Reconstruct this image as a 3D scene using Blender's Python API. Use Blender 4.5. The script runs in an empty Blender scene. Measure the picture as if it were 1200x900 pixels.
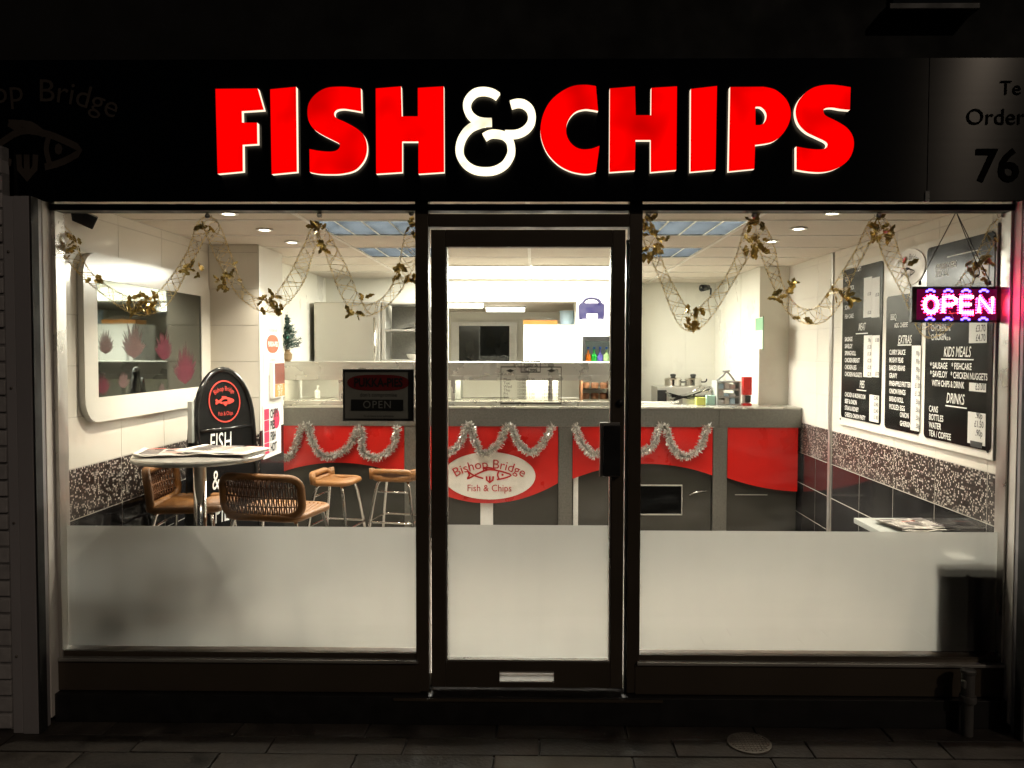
import bpy, bmesh, math, random
from mathutils import Vector, Matrix
random.seed(7)
sc = bpy.context.scene
col = sc.collection
rad = math.radians

# ---------------------------------------------------------------- camera
F, CX, CY, EYE = 930.0, 613.6, 443.5, 1.72
cd = bpy.data.cameras.new('camera'); cam = bpy.data.objects.new('camera', cd); col.objects.link(cam)
cd.sensor_width = 36; cd.lens = F / 1200 * 36; cd.clip_start = .05; cd.clip_end = 500
cd.shift_x = -(CX - 600) / 1200; cd.shift_y = (CY - 450) / 1200
RM = Matrix.Rotation(rad(.7), 3, 'Z') @ Matrix.Rotation(rad(90 - 2.0), 3, 'X') @ Matrix.Rotation(rad(.13), 3, 'Z')
cam.matrix_world = Matrix.Translation((0, 0, EYE)) @ RM.to_4x4()
sc.camera = cam

# ---------------------------------------------------------------- night sky, street light, exposure
SUN_EL, SUN_AZ = rad(34), rad(34)            # the street light comes from high on the right, in front of the shop
w = bpy.data.worlds.new('World'); sc.world = w; w.use_nodes = True
nt = w.node_tree; bg = nt.nodes['Background']
sky = nt.nodes.new('ShaderNodeTexSky'); sky.sky_type = 'NISHITA'; sky.sun_disc = False
sky.sun_elevation = SUN_EL; sky.sun_rotation = math.pi - SUN_AZ
nt.links.new(sky.outputs[0], bg.inputs[0]); bg.inputs[1].default_value = .0012
sd = bpy.data.lights.new('street_light', 'SUN'); sd.energy = .3; sd.angle = rad(.6); sd.color = (1, .82, .64)
sun = bpy.data.objects.new('street_light', sd); col.objects.link(sun)
sdir = Vector((math.sin(SUN_AZ) * math.cos(SUN_EL), -math.cos(SUN_AZ) * math.cos(SUN_EL), math.sin(SUN_EL)))
sun.rotation_euler = sdir.to_track_quat('Z', 'Y').to_euler(); sun.location = sdir * 30
sc.view_settings.view_transform = 'Standard'; sc.view_settings.look = 'None'
sc.view_settings.exposure = 0; sc.view_settings.gamma = 1; sc.view_settings.use_curve_mapping = False
sc.render.engine = 'CYCLES'
cy = sc.cycles
cy.use_denoising = True
try: cy.denoiser = 'OPENIMAGEDENOISE'
except Exception: pass
cy.max_bounces = 10; cy.diffuse_bounces = 5; cy.glossy_bounces = 5; cy.transmission_bounces = 6; cy.transparent_max_bounces = 12
cy.caustics_reflective = False; cy.caustics_refractive = False; cy.sample_clamp_indirect = 6.0

# ---------------------------------------------------------------- measuring helpers
def ray(px, py):
    return RM @ Vector(((px - CX) / F, -(py - CY) / F, -1))
def at(px, py, Y):
    d = ray(px, py); return Vector((0, 0, EYE)) + d * (Y / d.y)
def atx(px, py, X):
    d = ray(px, py); return Vector((0, 0, EYE)) + d * (X / d.x)
def xx(px, Y, py=480): return at(px, py, Y).x
def zz(py, Y, px=600): return at(px, py, Y).z

# ---------------------------------------------------------------- mesh helpers
class MB:
    def __init__(s): s.v = []; s.f = []; s.sm = []
    def add(s, vs, fs, smooth=False):
        n = len(s.v); s.v += [Vector(q) for q in vs]
        for f in fs: s.f.append([n + i for i in f]); s.sm.append(smooth)
        return s
    def box(s, x0, x1, y0, y1, z0, z1):
        vs = [(x0,y0,z0),(x1,y0,z0),(x1,y1,z0),(x0,y1,z0),(x0,y0,z1),(x1,y0,z1),(x1,y1,z1),(x0,y1,z1)]
        return s.add(vs, [(0,3,2,1),(4,5,6,7),(0,1,5,4),(1,2,6,5),(2,3,7,6),(3,0,4,7)])
    def obox(s, c, ax, ay, az):
        c, ax, ay, az = Vector(c), Vector(ax), Vector(ay), Vector(az)
        vs = [c + ax*i + ay*j + az*k for k in (-1,1) for i, j in ((-1,-1),(1,-1),(1,1),(-1,1))]
        return s.add(vs, [(0,3,2,1),(4,5,6,7),(0,1,5,4),(1,2,6,5),(2,3,7,6),(3,0,4,7)])
    def tube(s, pts, r, n=8, closed=False, caps=True):
        pts = [Vector(p) for p in pts]; m = len(pts); rs = r if isinstance(r, (list, tuple)) else [r]*m
        up = Vector((0,0,1)); vs = []; prev = None
        for i, p in enumerate(pts):
            a = pts[(i-1) % m] if (closed or i > 0) else p
            b = pts[(i+1) % m] if (closed or i < m-1) else p
            t = (b - a).normalized() if (b - a).length > 1e-9 else Vector((0,0,1))
            if prev is None:
                ref = up if abs(t.z) < .9 else Vector((1,0,0)); u = t.cross(ref).normalized()
            else:
                u = prev - t * prev.dot(t); u = u.normalized() if u.length > 1e-6 else t.orthogonal().normalized()
            prev = u; v = t.cross(u)
            vs += [p + (u*math.cos(k*2*math.pi/n) + v*math.sin(k*2*math.pi/n)) * rs[i] for k in range(n)]
        fs = []
        for i in range(m if closed else m-1):
            j = (i+1) % m
            for k in range(n): fs.append((i*n+k, i*n+(k+1)%n, j*n+(k+1)%n, j*n+k))
        if caps and not closed: fs += [tuple(range(n))[::-1], tuple((m-1)*n+k for k in range(n))]
        return s.add(vs, fs, True)
    def lathe(s, c, prof, n=24):
        c = Vector(c); vs = []; fs = []
        for r, z in prof: vs += [c + Vector((r*math.cos(k*2*math.pi/n), r*math.sin(k*2*math.pi/n), z)) for k in range(n)]
        for i in range(len(prof)-1):
            for k in range(n): fs.append((i*n+k, i*n+(k+1)%n, (i+1)*n+(k+1)%n, (i+1)*n+k))
        fs += [tuple(range(n))[::-1], tuple((len(prof)-1)*n+k for k in range(n))]
        return s.add(vs, fs, False)
    def prism(s, poly, o, u, v, d):
        """poly (2D, ccw in u,v) swept by the vector d"""
        o, u, v, d = Vector(o), Vector(u), Vector(v), Vector(d); m = len(poly)
        vs = [o + u*a + v*b for a, b in poly] + [o + u*a + v*b + d for a, b in poly]
        fs = [tuple(range(m)), tuple(range(2*m-1, m-1, -1))] + [(i, i+m, (i+1)%m+m, (i+1)%m) for i in range(m)]
        return s.add(vs, fs)
    def ribbon(s, pts, wd, o, u, v, d, closed=False):
        """flat stroke of width wd along 2D pts, thickness vector d"""
        o, u, v, d = Vector(o), Vector(u), Vector(v), Vector(d); P = [Vector((a, b)) for a, b in pts]; m = len(P)
        L, Rr = [], []
        for i in range(m):
            a = P[(i-1)%m] if (closed or i) else P[i]; b = P[(i+1)%m] if (closed or i < m-1) else P[i]
            t = (b-a); t = t.normalized() if t.length else Vector((1,0)); nn = Vector((-t.y, t.x))
            L.append(P[i]+nn*wd/2); Rr.append(P[i]-nn*wd/2)
        W = lambda q: o + u*q.x + v*q.y
        vs = [W(q) for q in L] + [W(q) for q in Rr] + [W(q)+d for q in L] + [W(q)+d for q in Rr]; fs = []
        for i in range(m if closed else m-1):
            j = (i+1) % m
            fs += [(i, j, m+j, m+i), (2*m+i, 3*m+i, 3*m+j, 2*m+j), (i, 2*m+i, 2*m+j, j), (m+i, m+j, 3*m+j, 3*m+i)]
        if not closed: fs += [(0, m, 3*m, 2*m), (m-1, 3*m-1, 4*m-1, 2*m-1)]
        return s.add(vs, fs)
    def build(s, name, mat, parent=None, loc=None, bevel=0, recalc=True):
        me = bpy.data.meshes.new(name)
        off = Vector(loc) if loc is not None else Vector((0,0,0))
        me.from_pydata([tuple(q - off) for q in s.v], [], s.f)
        me.polygons.foreach_set('use_smooth', s.sm)
        if recalc:
            bm = bmesh.new(); bm.from_mesh(me); bmesh.ops.recalc_face_normals(bm, faces=bm.faces)
            if bevel: bmesh.ops.bevel(bm, geom=bm.edges[:], offset=bevel, segments=2, affect='EDGES', profile=.6)
            bm.to_mesh(me); bm.free()
        me.materials.append(M[mat]); me.update()
        o = bpy.data.objects.new(name, me); col.objects.link(o); o.location = off
        if parent is not None:
            o.parent = parent; o.matrix_parent_inverse = world_of(parent).inverted()
        return o
def world_of(o):
    m = o.matrix_basis.copy()
    return (world_of(o.parent) @ o.matrix_parent_inverse @ m) if o.parent else m
def tag(o, label, cat, group=None):
    o['label'] = label; o['category'] = cat
    if group: o['group'] = group
    return o
def thing(name, label, cat, loc=(0,0,0), group=None):
    o = bpy.data.objects.new(name, None); col.objects.link(o); o.location = loc; o.empty_display_size = .1
    return tag(o, label, cat, group)
def struct(o): o['kind'] = 'structure'; return o
def stuff(o): o['kind'] = 'stuff'; return o
def inst(src, name, parent, loc, rot=None, mat=None):
    o = bpy.data.objects.new(name, src); col.objects.link(o); o.location = loc
    if rot is not None: o.rotation_euler = rot
    o.parent = parent; o.matrix_parent_inverse = world_of(parent).inverted()
    return o
def dup(root, loc, rotz=None, label=None):
    r = root.copy(); col.objects.link(r); r.location = loc
    if rotz is not None: r.rotation_euler[2] = rotz
    if label: r['label'] = label
    for ch in list(root.children):
        c = ch.copy(); col.objects.link(c); c.parent = r
        for g in list(ch.children):
            d = g.copy(); col.objects.link(d); d.parent = c
    return r
def spline(P, k=6, closed=False):
    P = [Vector(p) for p in P]; m = len(P); out = []
    for i in range(m if closed else m-1):
        a = P[(i-1)%m] if (closed or i) else P[0]; b = P[i]; c = P[(i+1)%m]; d = P[(i+2)%m] if (closed or i < m-2) else P[-1]
        for j in range(k):
            t = j/k
            out.append(.5*((2*b) + (c-a)*t + (2*a-5*b+4*c-d)*t*t + (3*b-a-3*c+d)*t**3))
    if not closed: out.append(P[-1])
    return out
def text2d(body, size=1, align='LEFT', xs=1, shear=0, spacing=1, bold=0):
    cu = bpy.data.curves.new('t', 'FONT'); cu.body = body; cu.size = size; cu.align_x = align; cu.resolution_u = 3
    cu.shear = shear; cu.space_character = spacing; cu.offset = bold
    ob = bpy.data.objects.new('t', cu); col.objects.link(ob)
    dg = bpy.context.evaluated_depsgraph_get(); dg.update()
    me = bpy.data.meshes.new_from_object(ob.evaluated_get(dg))
    vs = [(q.co.x*xs, q.co.y) for q in me.vertices]; fs = [tuple(p.vertices) for p in me.polygons]
    bpy.data.objects.remove(ob); bpy.data.curves.remove(cu); bpy.data.meshes.remove(me)
    return vs, fs
def put_text(mb, body, size, o, u, v, align='LEFT', xs=1, shear=0, spacing=1, bend=None, bold=0):
    o, u, v = Vector(o), Vector(u), Vector(v)
    vs, fs = text2d(body, size, align, xs, shear, spacing, bold)
    if bend:
        vs = [((bend+b)*math.sin(a/bend), (bend+b)*math.cos(a/bend)-bend) for a, b in vs]
    mb.add([o + u*a + v*b for a, b in vs], fs)
    return mb

# ---------------------------------------------------------------- materials
M = {}
def nodes(name):
    m = bpy.data.materials.new(name); m.use_nodes = True; t = m.node_tree; t.nodes.clear()
    out = t.nodes.new('ShaderNodeOutputMaterial'); M[name] = m
    return m, t, out
def mat(name, c, rough=.5, metal=0, var=.12, vscale=9, rvar=.12, bump=0, bscale=60, coat=0, spec=.5, aniso=0, trans=0, stretch=(1,1,1)):
    m, t, out = nodes(name); N, L = t.nodes.new, t.links.new
    p = N('ShaderNodeBsdfPrincipled'); L(p.outputs[0], out.inputs[0])
    p.inputs['Metallic'].default_value = metal; p.inputs['Specular IOR Level'].default_value = spec
    p.inputs['Coat Weight'].default_value = coat; p.inputs['Transmission Weight'].default_value = trans
    tc = N('ShaderNodeTexCoord'); mp = N('ShaderNodeMapping'); mp.inputs['Scale'].default_value = stretch
    oi = N('ShaderNodeObjectInfo'); of = N('ShaderNodeMath'); of.operation = 'MULTIPLY'; of.inputs[1].default_value = 23.7; L(oi.outputs['Random'], of.inputs[0])
    va = N('ShaderNodeVectorMath'); va.operation = 'ADD'; L(tc.outputs['Object'], va.inputs[0]); L(of.outputs[0], va.inputs[1]); L(va.outputs[0], mp.inputs[0])
    nz = N('ShaderNodeTexNoise'); nz.inputs['Scale'].default_value = vscale; nz.inputs['Detail'].default_value = 6; L(mp.outputs[0], nz.inputs[0])
    ad = N('ShaderNodeMath'); ad.operation = 'MULTIPLY_ADD'
    L(oi.outputs['Random'], ad.inputs[0]); ad.inputs[1].default_value = .25; L(nz.outputs[0], ad.inputs[2])
    mr = N('ShaderNodeMapRange'); mr.inputs[1].default_value = .3; mr.inputs[2].default_value = .95
    mr.inputs[3].default_value = 1 - var; mr.inputs[4].default_value = 1 + var; L(ad.outputs[0], mr.inputs[0])
    mx = N('ShaderNodeVectorMath'); mx.operation = 'SCALE'; mx.inputs[0].default_value = c[:3]; L(mr.outputs[0], mx.inputs['Scale'])
    L(mx.outputs[0], p.inputs['Base Color'])
    rr = N('ShaderNodeMapRange'); rr.inputs[1].default_value = .3; rr.inputs[2].default_value = .7
    rr.inputs[3].default_value = max(0, rough - rvar); rr.inputs[4].default_value = min(1, rough + rvar); L(nz.outputs[0], rr.inputs[0])
    L(rr.outputs[0], p.inputs['Roughness'])
    if aniso:
        p.inputs['Anisotropic'].default_value = aniso
        tg = N('ShaderNodeCombineXYZ'); tg.inputs[2].default_value = 1; L(tg.outputs[0], p.inputs['Tangent'])
    if bump:
        b2 = N('ShaderNodeTexNoise'); b2.inputs['Scale'].default_value = bscale; b2.inputs['Detail'].default_value = 4; L(mp.outputs[0], b2.inputs[0])
        bp = N('ShaderNodeBump'); bp.inputs['Strength'].default_value = bump; bp.inputs['Distance'].default_value = .004
        L(b2.outputs[0], bp.inputs['Height']); L(bp.outputs[0], p.inputs['Normal'])
    return m
def emit(name, c, s, uneven=0, uscale=7):
    m, t, out = nodes(name); e = t.nodes.new('ShaderNodeEmission'); e.inputs[0].default_value = (*c, 1); e.inputs[1].default_value = s
    if uneven:
        nz = t.nodes.new('ShaderNodeTexNoise'); nz.inputs['Scale'].default_value = uscale; tc = t.nodes.new('ShaderNodeTexCoord'); t.links.new(tc.outputs['Object'], nz.inputs[0])
        mr = t.nodes.new('ShaderNodeMapRange'); mr.inputs[1].default_value = .28; mr.inputs[2].default_value = .45; mr.inputs[3].default_value = s*(1-uneven); mr.inputs[4].default_value = s
        t.links.new(nz.outputs[0], mr.inputs[0]); t.links.new(mr.outputs[0], e.inputs[1])
    t.links.new(e.outputs[0], out.inputs[0]); return m
def clear_glass(name, tint=(.97, .98, .97), refl=1.0):
    m, t, out = nodes(name); N, L = t.nodes.new, t.links.new
    tr = N('ShaderNodeBsdfTransparent'); tr.inputs[0].default_value = (*tint, 1); gl = N('ShaderNodeBsdfGlossy'); gl.inputs['Roughness'].default_value = .01
    fr = N('ShaderNodeLayerWeight'); pw_ = N('ShaderNodeMath'); pw_.operation = 'POWER'; pw_.inputs[1].default_value = 5; L(fr.outputs['Facing'], pw_.inputs[0])
    mu = N('ShaderNodeMath'); mu.operation = 'MULTIPLY_ADD'; mu.inputs[1].default_value = .9*refl; mu.inputs[2].default_value = .035*refl
    L(pw_.outputs[0], mu.inputs[0]); mx = N('ShaderNodeMixShader'); L(mu.outputs[0], mx.inputs[0]); L(tr.outputs[0], mx.inputs[1]); L(gl.outputs[0], mx.inputs[2]); tc = N('ShaderNodeTexCoord'); mp = N('ShaderNodeMapping'); mp.inputs['Rotation'].default_value = (0, .5, 0); mp.inputs['Scale'].default_value = (1, 1, 3); L(tc.outputs['Object'], mp.inputs[0])
    nz = N('ShaderNodeTexNoise'); nz.inputs['Scale'].default_value = 3.5; nz.inputs['Detail'].default_value = 8; L(mp.outputs[0], nz.inputs[0]); mr = N('ShaderNodeMapRange'); mr.inputs[1].default_value = .5; mr.inputs[2].default_value = .8; mr.inputs[3].default_value = .0; mr.inputs[4].default_value = .014; L(nz.outputs[0], mr.inputs[0])
    tl = N('ShaderNodeBsdfTranslucent'); tl.inputs[0].default_value = (.7, .7, .68, 1); m2 = N('ShaderNodeMixShader'); L(mr.outputs[0], m2.inputs[0]); L(mx.outputs[0], m2.inputs[1]); L(tl.outputs[0], m2.inputs[2]); L(m2.outputs[0], out.inputs[0])
def frosted(name):
    m, t, out = nodes(name); N, L = t.nodes.new, t.links.new
    tl = N('ShaderNodeBsdfTranslucent'); tl.inputs[0].default_value = (.42, .425, .4, 1)
    rf = N('ShaderNodeBsdfRefraction'); rf.inputs['IOR'].default_value = 1.22; rf.inputs['Roughness'].default_value = .62; rf.inputs[0].default_value = (.6, .6, .58, 1)
    df = N('ShaderNodeBsdfDiffuse'); df.inputs[0].default_value = (.5, .5, .48, 1)
    tc = N('ShaderNodeTexCoord'); mp = N('ShaderNodeMapping'); mp.inputs['Scale'].default_value = (6, 1, 1.2); L(tc.outputs['Object'], mp.inputs[0]); nz = N('ShaderNodeTexNoise'); nz.inputs['Scale'].default_value = 2.2; nz.inputs['Detail'].default_value = 5; L(mp.outputs[0], nz.inputs[0])
    mr = N('ShaderNodeMapRange'); mr.inputs[1].default_value = .3; mr.inputs[2].default_value = .7; mr.inputs[3].default_value = .42; mr.inputs[4].default_value = .45; L(nz.outputs[0], mr.inputs[0])
    vm = N('ShaderNodeVectorMath'); vm.operation = 'SCALE'; vm.inputs[0].default_value = (1, 1, .95); L(mr.outputs[0], vm.inputs['Scale']); L(vm.outputs[0], tl.inputs[0])
    a = N('ShaderNodeMixShader'); a.inputs[0].default_value = .35; L(tl.outputs[0], a.inputs[1]); L(rf.outputs[0], a.inputs[2])
    b = N('ShaderNodeMixShader'); b.inputs[0].default_value = .08; L(a.outputs[0], b.inputs[1]); L(df.outputs[0], b.inputs[2]); L(b.outputs[0], out.inputs[0])
def mosaic(name):
    m, t, out = nodes(name); N, L = t.nodes.new, t.links.new
    p = N('ShaderNodeBsdfPrincipled'); L(p.outputs[0], out.inputs[0]); p.inputs['Roughness'].default_value = .28
    tc = N('ShaderNodeTexCoord'); oi = N('ShaderNodeObjectInfo'); sx = N('ShaderNodeSeparateXYZ'); L(tc.outputs['Object'], sx.inputs[0])
    cells = []; ins = []
    for k in (0, 2):
        a = N('ShaderNodeMath'); a.operation = 'MULTIPLY'; a.inputs[1].default_value = 100; L(sx.outputs[k], a.inputs[0])
        fl = N('ShaderNodeMath'); fl.operation = 'FLOOR'; L(a.outputs[0], fl.inputs[0]); cells.append(fl)
        fc = N('ShaderNodeMath'); fc.operation = 'FRACT'; L(a.outputs[0], fc.inputs[0])
        g = N('ShaderNodeMath'); g.operation = 'GREATER_THAN'; g.inputs[1].default_value = .2; L(fc.outputs[0], g.inputs[0]); ins.append(g)
    cb = N('ShaderNodeCombineXYZ'); L(cells[0].outputs[0], cb.inputs[0]); L(cells[1].outputs[0], cb.inputs[1]); L(oi.outputs['Random'], cb.inputs[2])
    wn = N('ShaderNodeTexWhiteNoise'); wn.noise_dimensions = '3D'; L(cb.outputs[0], wn.inputs[0])
    rp = N('ShaderNodeValToRGB'); rp.color_ramp.interpolation = 'CONSTANT'; L(wn.outputs[0], rp.inputs[0])
    e = rp.color_ramp.elements; e[0].color = (.013, .01, .009, 1); e[1].position = .5; e[1].color = (.03, .022, .019, 1)
    for pos, c in ((.7, (.62, .57, .51, 1)), (.88, (.3, .26, .23, 1))): q = e.new(pos); q.color = c
    an = N('ShaderNodeMath'); an.operation = 'MULTIPLY'; L(ins[0].outputs[0], an.inputs[0]); L(ins[1].outputs[0], an.inputs[1])
    mx = N('ShaderNodeMix'); mx.data_type = 'RGBA'; L(an.outputs[0], mx.inputs[0]); mx.inputs[6].default_value = (.03, .022, .02, 1); L(rp.outputs[0], mx.inputs[7]); L(mx.outputs[2], p.inputs['Base Color'])
    bp = N('ShaderNodeBump'); bp.inputs['Strength'].default_value = .3; bp.inputs['Distance'].default_value = .002; L(an.outputs[0], bp.inputs['Height']); L(bp.outputs[0], p.inputs['Normal'])

mat('fascia', (.036, .035, .034), .17, 1, .03, 4, .002, aniso=1.0, stretch=(.4, 1, 12))
mat('vinyl_grey', (.05, .038, .03), .55)
mat('vinyl_black', (.003, .003, .003), .6, spec=.03)
mat('black_paint', (.006, .006, .006), .5, rvar=.1)
mat('bronze_frame', (.075, .058, .042), .42, .3, .15, 3, .1)
mat('trim_alu', (.55, .53, .5), .35, .8, .12, 5)
mat('reveal', (.78, .73, .68), .45, .0, .15, 4, .1)
mat('guide_metal', (.33, .31, .32), .45, .1, .15, 3, .1, stretch=(1, 1, .3))
mat('rubber', (.012, .012, .012), .7)
mat('brick_paint', (.36, .34, .34), .65, 0, .2, 20, .1, .5, 45)
mat('mortar', (.2, .19, .19), .9, 0, .25, 30, bump=.6, bscale=90)
mat('plinth', (.012, .011, .011), .45, 0, .3, 12)
mat('paver', (.038, .031, .026), .6, 0, .7, 7, .22, .9, 55)
mat('paver_light', (.09, .078, .064), .7, 0, .2, 9, .15, .4, 70)
mat('ground', (.06, .052, .045), .85, 0, .4, 5, .1, .6, 50)
mat('cast_iron', (.16, .14, .12), .5, .0, .3, 25)
mat('pipe', (.09, .085, .08), .6, 0, .3, 18)
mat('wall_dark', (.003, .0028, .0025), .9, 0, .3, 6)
mat('white_tile', (.8, .76, .68), .13, 0, .035, 3, .03)
mat('black_tile', (.018, .017, .018), .1, 0, .3, 5, .03)
mat('grout', (.6, .56, .5), .85, 0, .1, 30)
mosaic('mosaic_tile')
mat('wall_paint', (.82, .8, .71), .5, 0, .04, 3, .05)
mat('wall_panel', (.84, .82, .73), .3, 0, .03, 3, .05)
mat('ceiling_tile', (.68, .61, .52), .85, 0, .05, 14, .05, .25, 140)
mat('tee_bar', (.82, .78, .72), .5, 0, .04)
mat('floor_tile', (.3, .27, .24), .35, 0, .15, 5)
mat('steel', (.66, .64, .59), .36, .72, .05, 5, .06)
mat('steel_dull', (.19, .185, .165), .42, .7, .28, 70, .1, .25, 150)
mat('chrome', (.72, .7, .66), .12, 1, .05)
mat('louvre', (.045, .056, .07), .4, .6, .1)
mat('steel_light', (.72, .7, .63), .28, .6, .06, 5, .06)
mat('white_gloss', (.8, .78, .72), .16, 0, .03, 3, .03)
mat('white_enamel', (.85, .84, .8), .3, 0, .03)
mat('mirror', (.15, .165, .15), .03, 1, .06, 3, .02)
mat('red_panel', (.62, .014, .01), .3, 0, .08, 4, .05, coat=.2)
mat('red_ink', (.5, .012, .014), .4)
mat('white_sign', (.8, .76, .68), .3, 0, .04)
mat('kick_panel', (.06, .058, .05), .16, .35, .15, 3, .05)
mat('black_gloss', (.008, .008, .008), .12, 0, .1, 4, .03)
mat('black_plastic', (.012, .012, .012), .4)
mat('board_black', (.008, .008, .008), .2, 0, .2, 5, .04, spec=.08)
mat('print_white', (.8, .79, .76), .5, 0, .03)
mat('price_white', (.72, .71, .68), .4, 0, .03)
mat('print_grey', (.03, .03, .03), .5)
mat('silver_disc', (.42, .38, .34), .4, .3)
mat('chalk', (.85, .85, .82), .8)
mat('red_chalk', (.62, .05, .03), .7)
mat('rattan', (.23, .098, .024), .5, 0, .25, 30, .1, .5, 120)
mat('rattan_dark', (.13, .06, .028), .45, 0, .35, 40, .1, .4, 160)
mat('newsprint', (.66, .62, .56), .8, 0, .25, 28)
mat('news_ink', (.12, .1, .1), .8, 0, .4, 40)
mat('news_red', (.5, .1, .07), .8)
mat('gold', (.95, .72, .24), .22, .6, .25, 40)
mat('gold_wire', (.9, .7, .32), .3, .6, .2, 60)
mat('tinsel', (.95, .93, .88), .22, .45, .1, 60)
mat('tree_green', (.012, .05, .035), .6, 0, .4, 30)
mat('hessian', (.3, .2, .1), .9)
mat('bauble', (.1, .45, .35), .2, .8)
mat('poster_red', (.62, .09, .03), .5)
mat('poster_pink', (.6, .03, .09), .5, 0, .2, 30)
mat('photo_print', (.2, .06, .04), .4, 0, .6, 60)
mat('orange_card', (.55, .25, .06), .7)
mat('blue_plastic', (.0028, .0014, .022), .35, 0, .08)
mat('pale_blue', (.42, .56, .68), .5)
mat('glass_night', (.012, .014, .014), .04, 0, .1, 3, .01)
mat('food_brown', (.36, .16, .08), .6, 0, .3, 30)
mat('green_notice', (.2, .4, .24), .5)
mat('plastic_grey', (.35, .36, .34), .45)
mat('red_box', (.62, .02, .015), .35)
mat('yellow_card', (.6, .62, .14), .6)
mat('teal_card', (.4, .6, .52), .6)
mat('sign_grey', (.34, .33, .3), .5)
mat('sign_red', (.24, .01, .012), .5)
mat('sign_dark', (.012, .012, .012), .5)
mat('olive_vinyl', (.03, .027, .016), .6)
mat('cable', (.03, .022, .016), .6)
mat('clear_plastic', (.8, .8, .78), .1, 0, .02, trans=.6)
def soft_print(name, c):
    m, t, out = nodes(name); N, L = t.nodes.new, t.links.new
    d = N('ShaderNodeBsdfDiffuse'); d.inputs[0].default_value = (*c, 1); tr = N('ShaderNodeBsdfTransparent'); mx = N('ShaderNodeMixShader'); tc = N('ShaderNodeTexCoord'); nz = N('ShaderNodeTexNoise'); nz.inputs['Scale'].default_value = 26; L(tc.outputs['Object'], nz.inputs[0])
    mm = N('ShaderNodeMath'); mm.operation = 'MULTIPLY'; mm.inputs[1].default_value = .75; L(nz.outputs[0], mm.inputs[0]); L(mm.outputs[0], mx.inputs[0]); L(tr.outputs[0], mx.inputs[1]); L(d.outputs[0], mx.inputs[2]); L(mx.outputs[0], out.inputs[0])
soft_print('pink_print', (.2, .06, .08)); soft_print('pale_print', (.22, .15, .14))
for k, c in (('bottle_orange', (.65, .16, .02)), ('bottle_green', (.03, .4, .06)), ('bottle_purple', (.12, .1, .4)), ('bottle_lime', (.42, .6, .28))): mat(k, c, .15)
mat('cap_blue', (.03, .12, .5), .3)
emit('letter_red', (1, .0, .0), 1.02, .4, 3.2)
emit('letter_side', (1, .84, .62), 1.3)
emit('letter_white', (1, .88, .6), 1.7, .6, 9)
emit('panel_light', (1, .96, .84), 44.0)
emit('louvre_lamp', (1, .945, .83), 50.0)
emit('tube_light', (1, .95, .82), 18.0)
emit('spot_light', (1, .9, .72), 22.0)
emit('cabinet_light', (1, .9, .7), 40.0)
emit('fridge_light', (.75, .95, 1), 2.5)
emit('led_red', (1, .008, .05), 110)
emit('led_face_glow', (.75, .01, .2), .13)  # faint emission paints the LED glow reflected in the acrylic face
emit('led_white', (1, .45, .5), 7)
emit('led_blue', (.1, .06, 1), 12)
clear_glass('glass')
clear_glass('glass_cabinet', (.96, .97, .95), .8)
frosted('frost')

# ================================================================ the setting outdoors
YG = 3.65                                    # plane of the shopfront
FLOOR = .19
YF = 3.56                                    # face of the fascia
XL, XR = xx(68, YG, 500), xx(1178, YG, 500)  # side reveals
g = MB().box(-60, 60, -80, 3.9, -.3, -.022).build('ground', 'ground'); struct(g)
pav = MB().box(-4.2, 4.2, 2.2, 3.62, -.02, -.012).build('pavement', 'mortar'); struct(pav)
pw, pd = .585, .149
pm = MB().box(-pw/2+.004, pw/2-.004, -pd/2+.004, pd/2-.004, 0, .026).build('paver', 'paver', pav, (0,0,-.026), .003)
paver_mesh = pm.data; bpy.data.objects.remove(pm)
pm2 = paver_mesh.copy(); pm2.materials[0] = M['paver_light']
for r in range(8):
    yc = 3.615 - pd/2 - r*pd
    if yc < 2.45: break
    for i in range(-6, 7):
        xc = i*pw + (pw*.5 if r % 2 else .1) + .03
        light = (r == 2 and abs(xc - xx(612, 3.3, 890)) < .3)
        o = inst(pm2 if light else paver_mesh, 'paver', pav, (xc, yc, -.052 + random.uniform(-.0015, .0015)), (random.uniform(-.006, .006), random.uniform(-.006, .006), 0))
# round access cover in the paving
c = at(878, 877, 3.43); c.z = .002
cov = thing('access_cover', 'round cast iron cover set in the dark paving', 'manhole cover', c)
MB().lathe(c, [(.095, 0), (.095, .006), (.085, .008), (.085, .004)], 36).build('rim', 'cast_iron', cov)
b = MB()
for i in range(-5, 6):
    for j in range(-5, 6):
        if math.hypot(i, j) < 5.2: b.box(c.x+i*.0155-.006, c.x+i*.0155+.006, c.y+j*.0155-.006, c.y+j*.0155+.006, c.z+.002, c.z+.0075)
b.build('tread_pattern', 'cast_iron', cov)
# stub of pipe
c = at(1133, 866, 3.53); c.z = 0
p = thing('vent_pipe', 'short grey vent pipe stub rising beside the dark plinth', 'pipe', c)
MB().lathe(c, [(.025, 0), (.025, .16), (.028, .16), (.028, .285)], 20).build('shaft', 'pipe', p)
MB().lathe(c, [(.034, .15), (.036, .158), (.036, .175), (.034, .182)], 20).build('collar', 'pipe', p)
MB().lathe(c, [(.03, .28), (.032, .285), (.032, .296), (.026, .3)], 20).build('cap', 'pipe', p)
MB().lathe(c + Vector((-.026, -.012, 0)), [(.01, .22), (.012, .225), (.012, .25), (.009, .255)], 10).build('lug', 'pipe', p)

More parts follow.
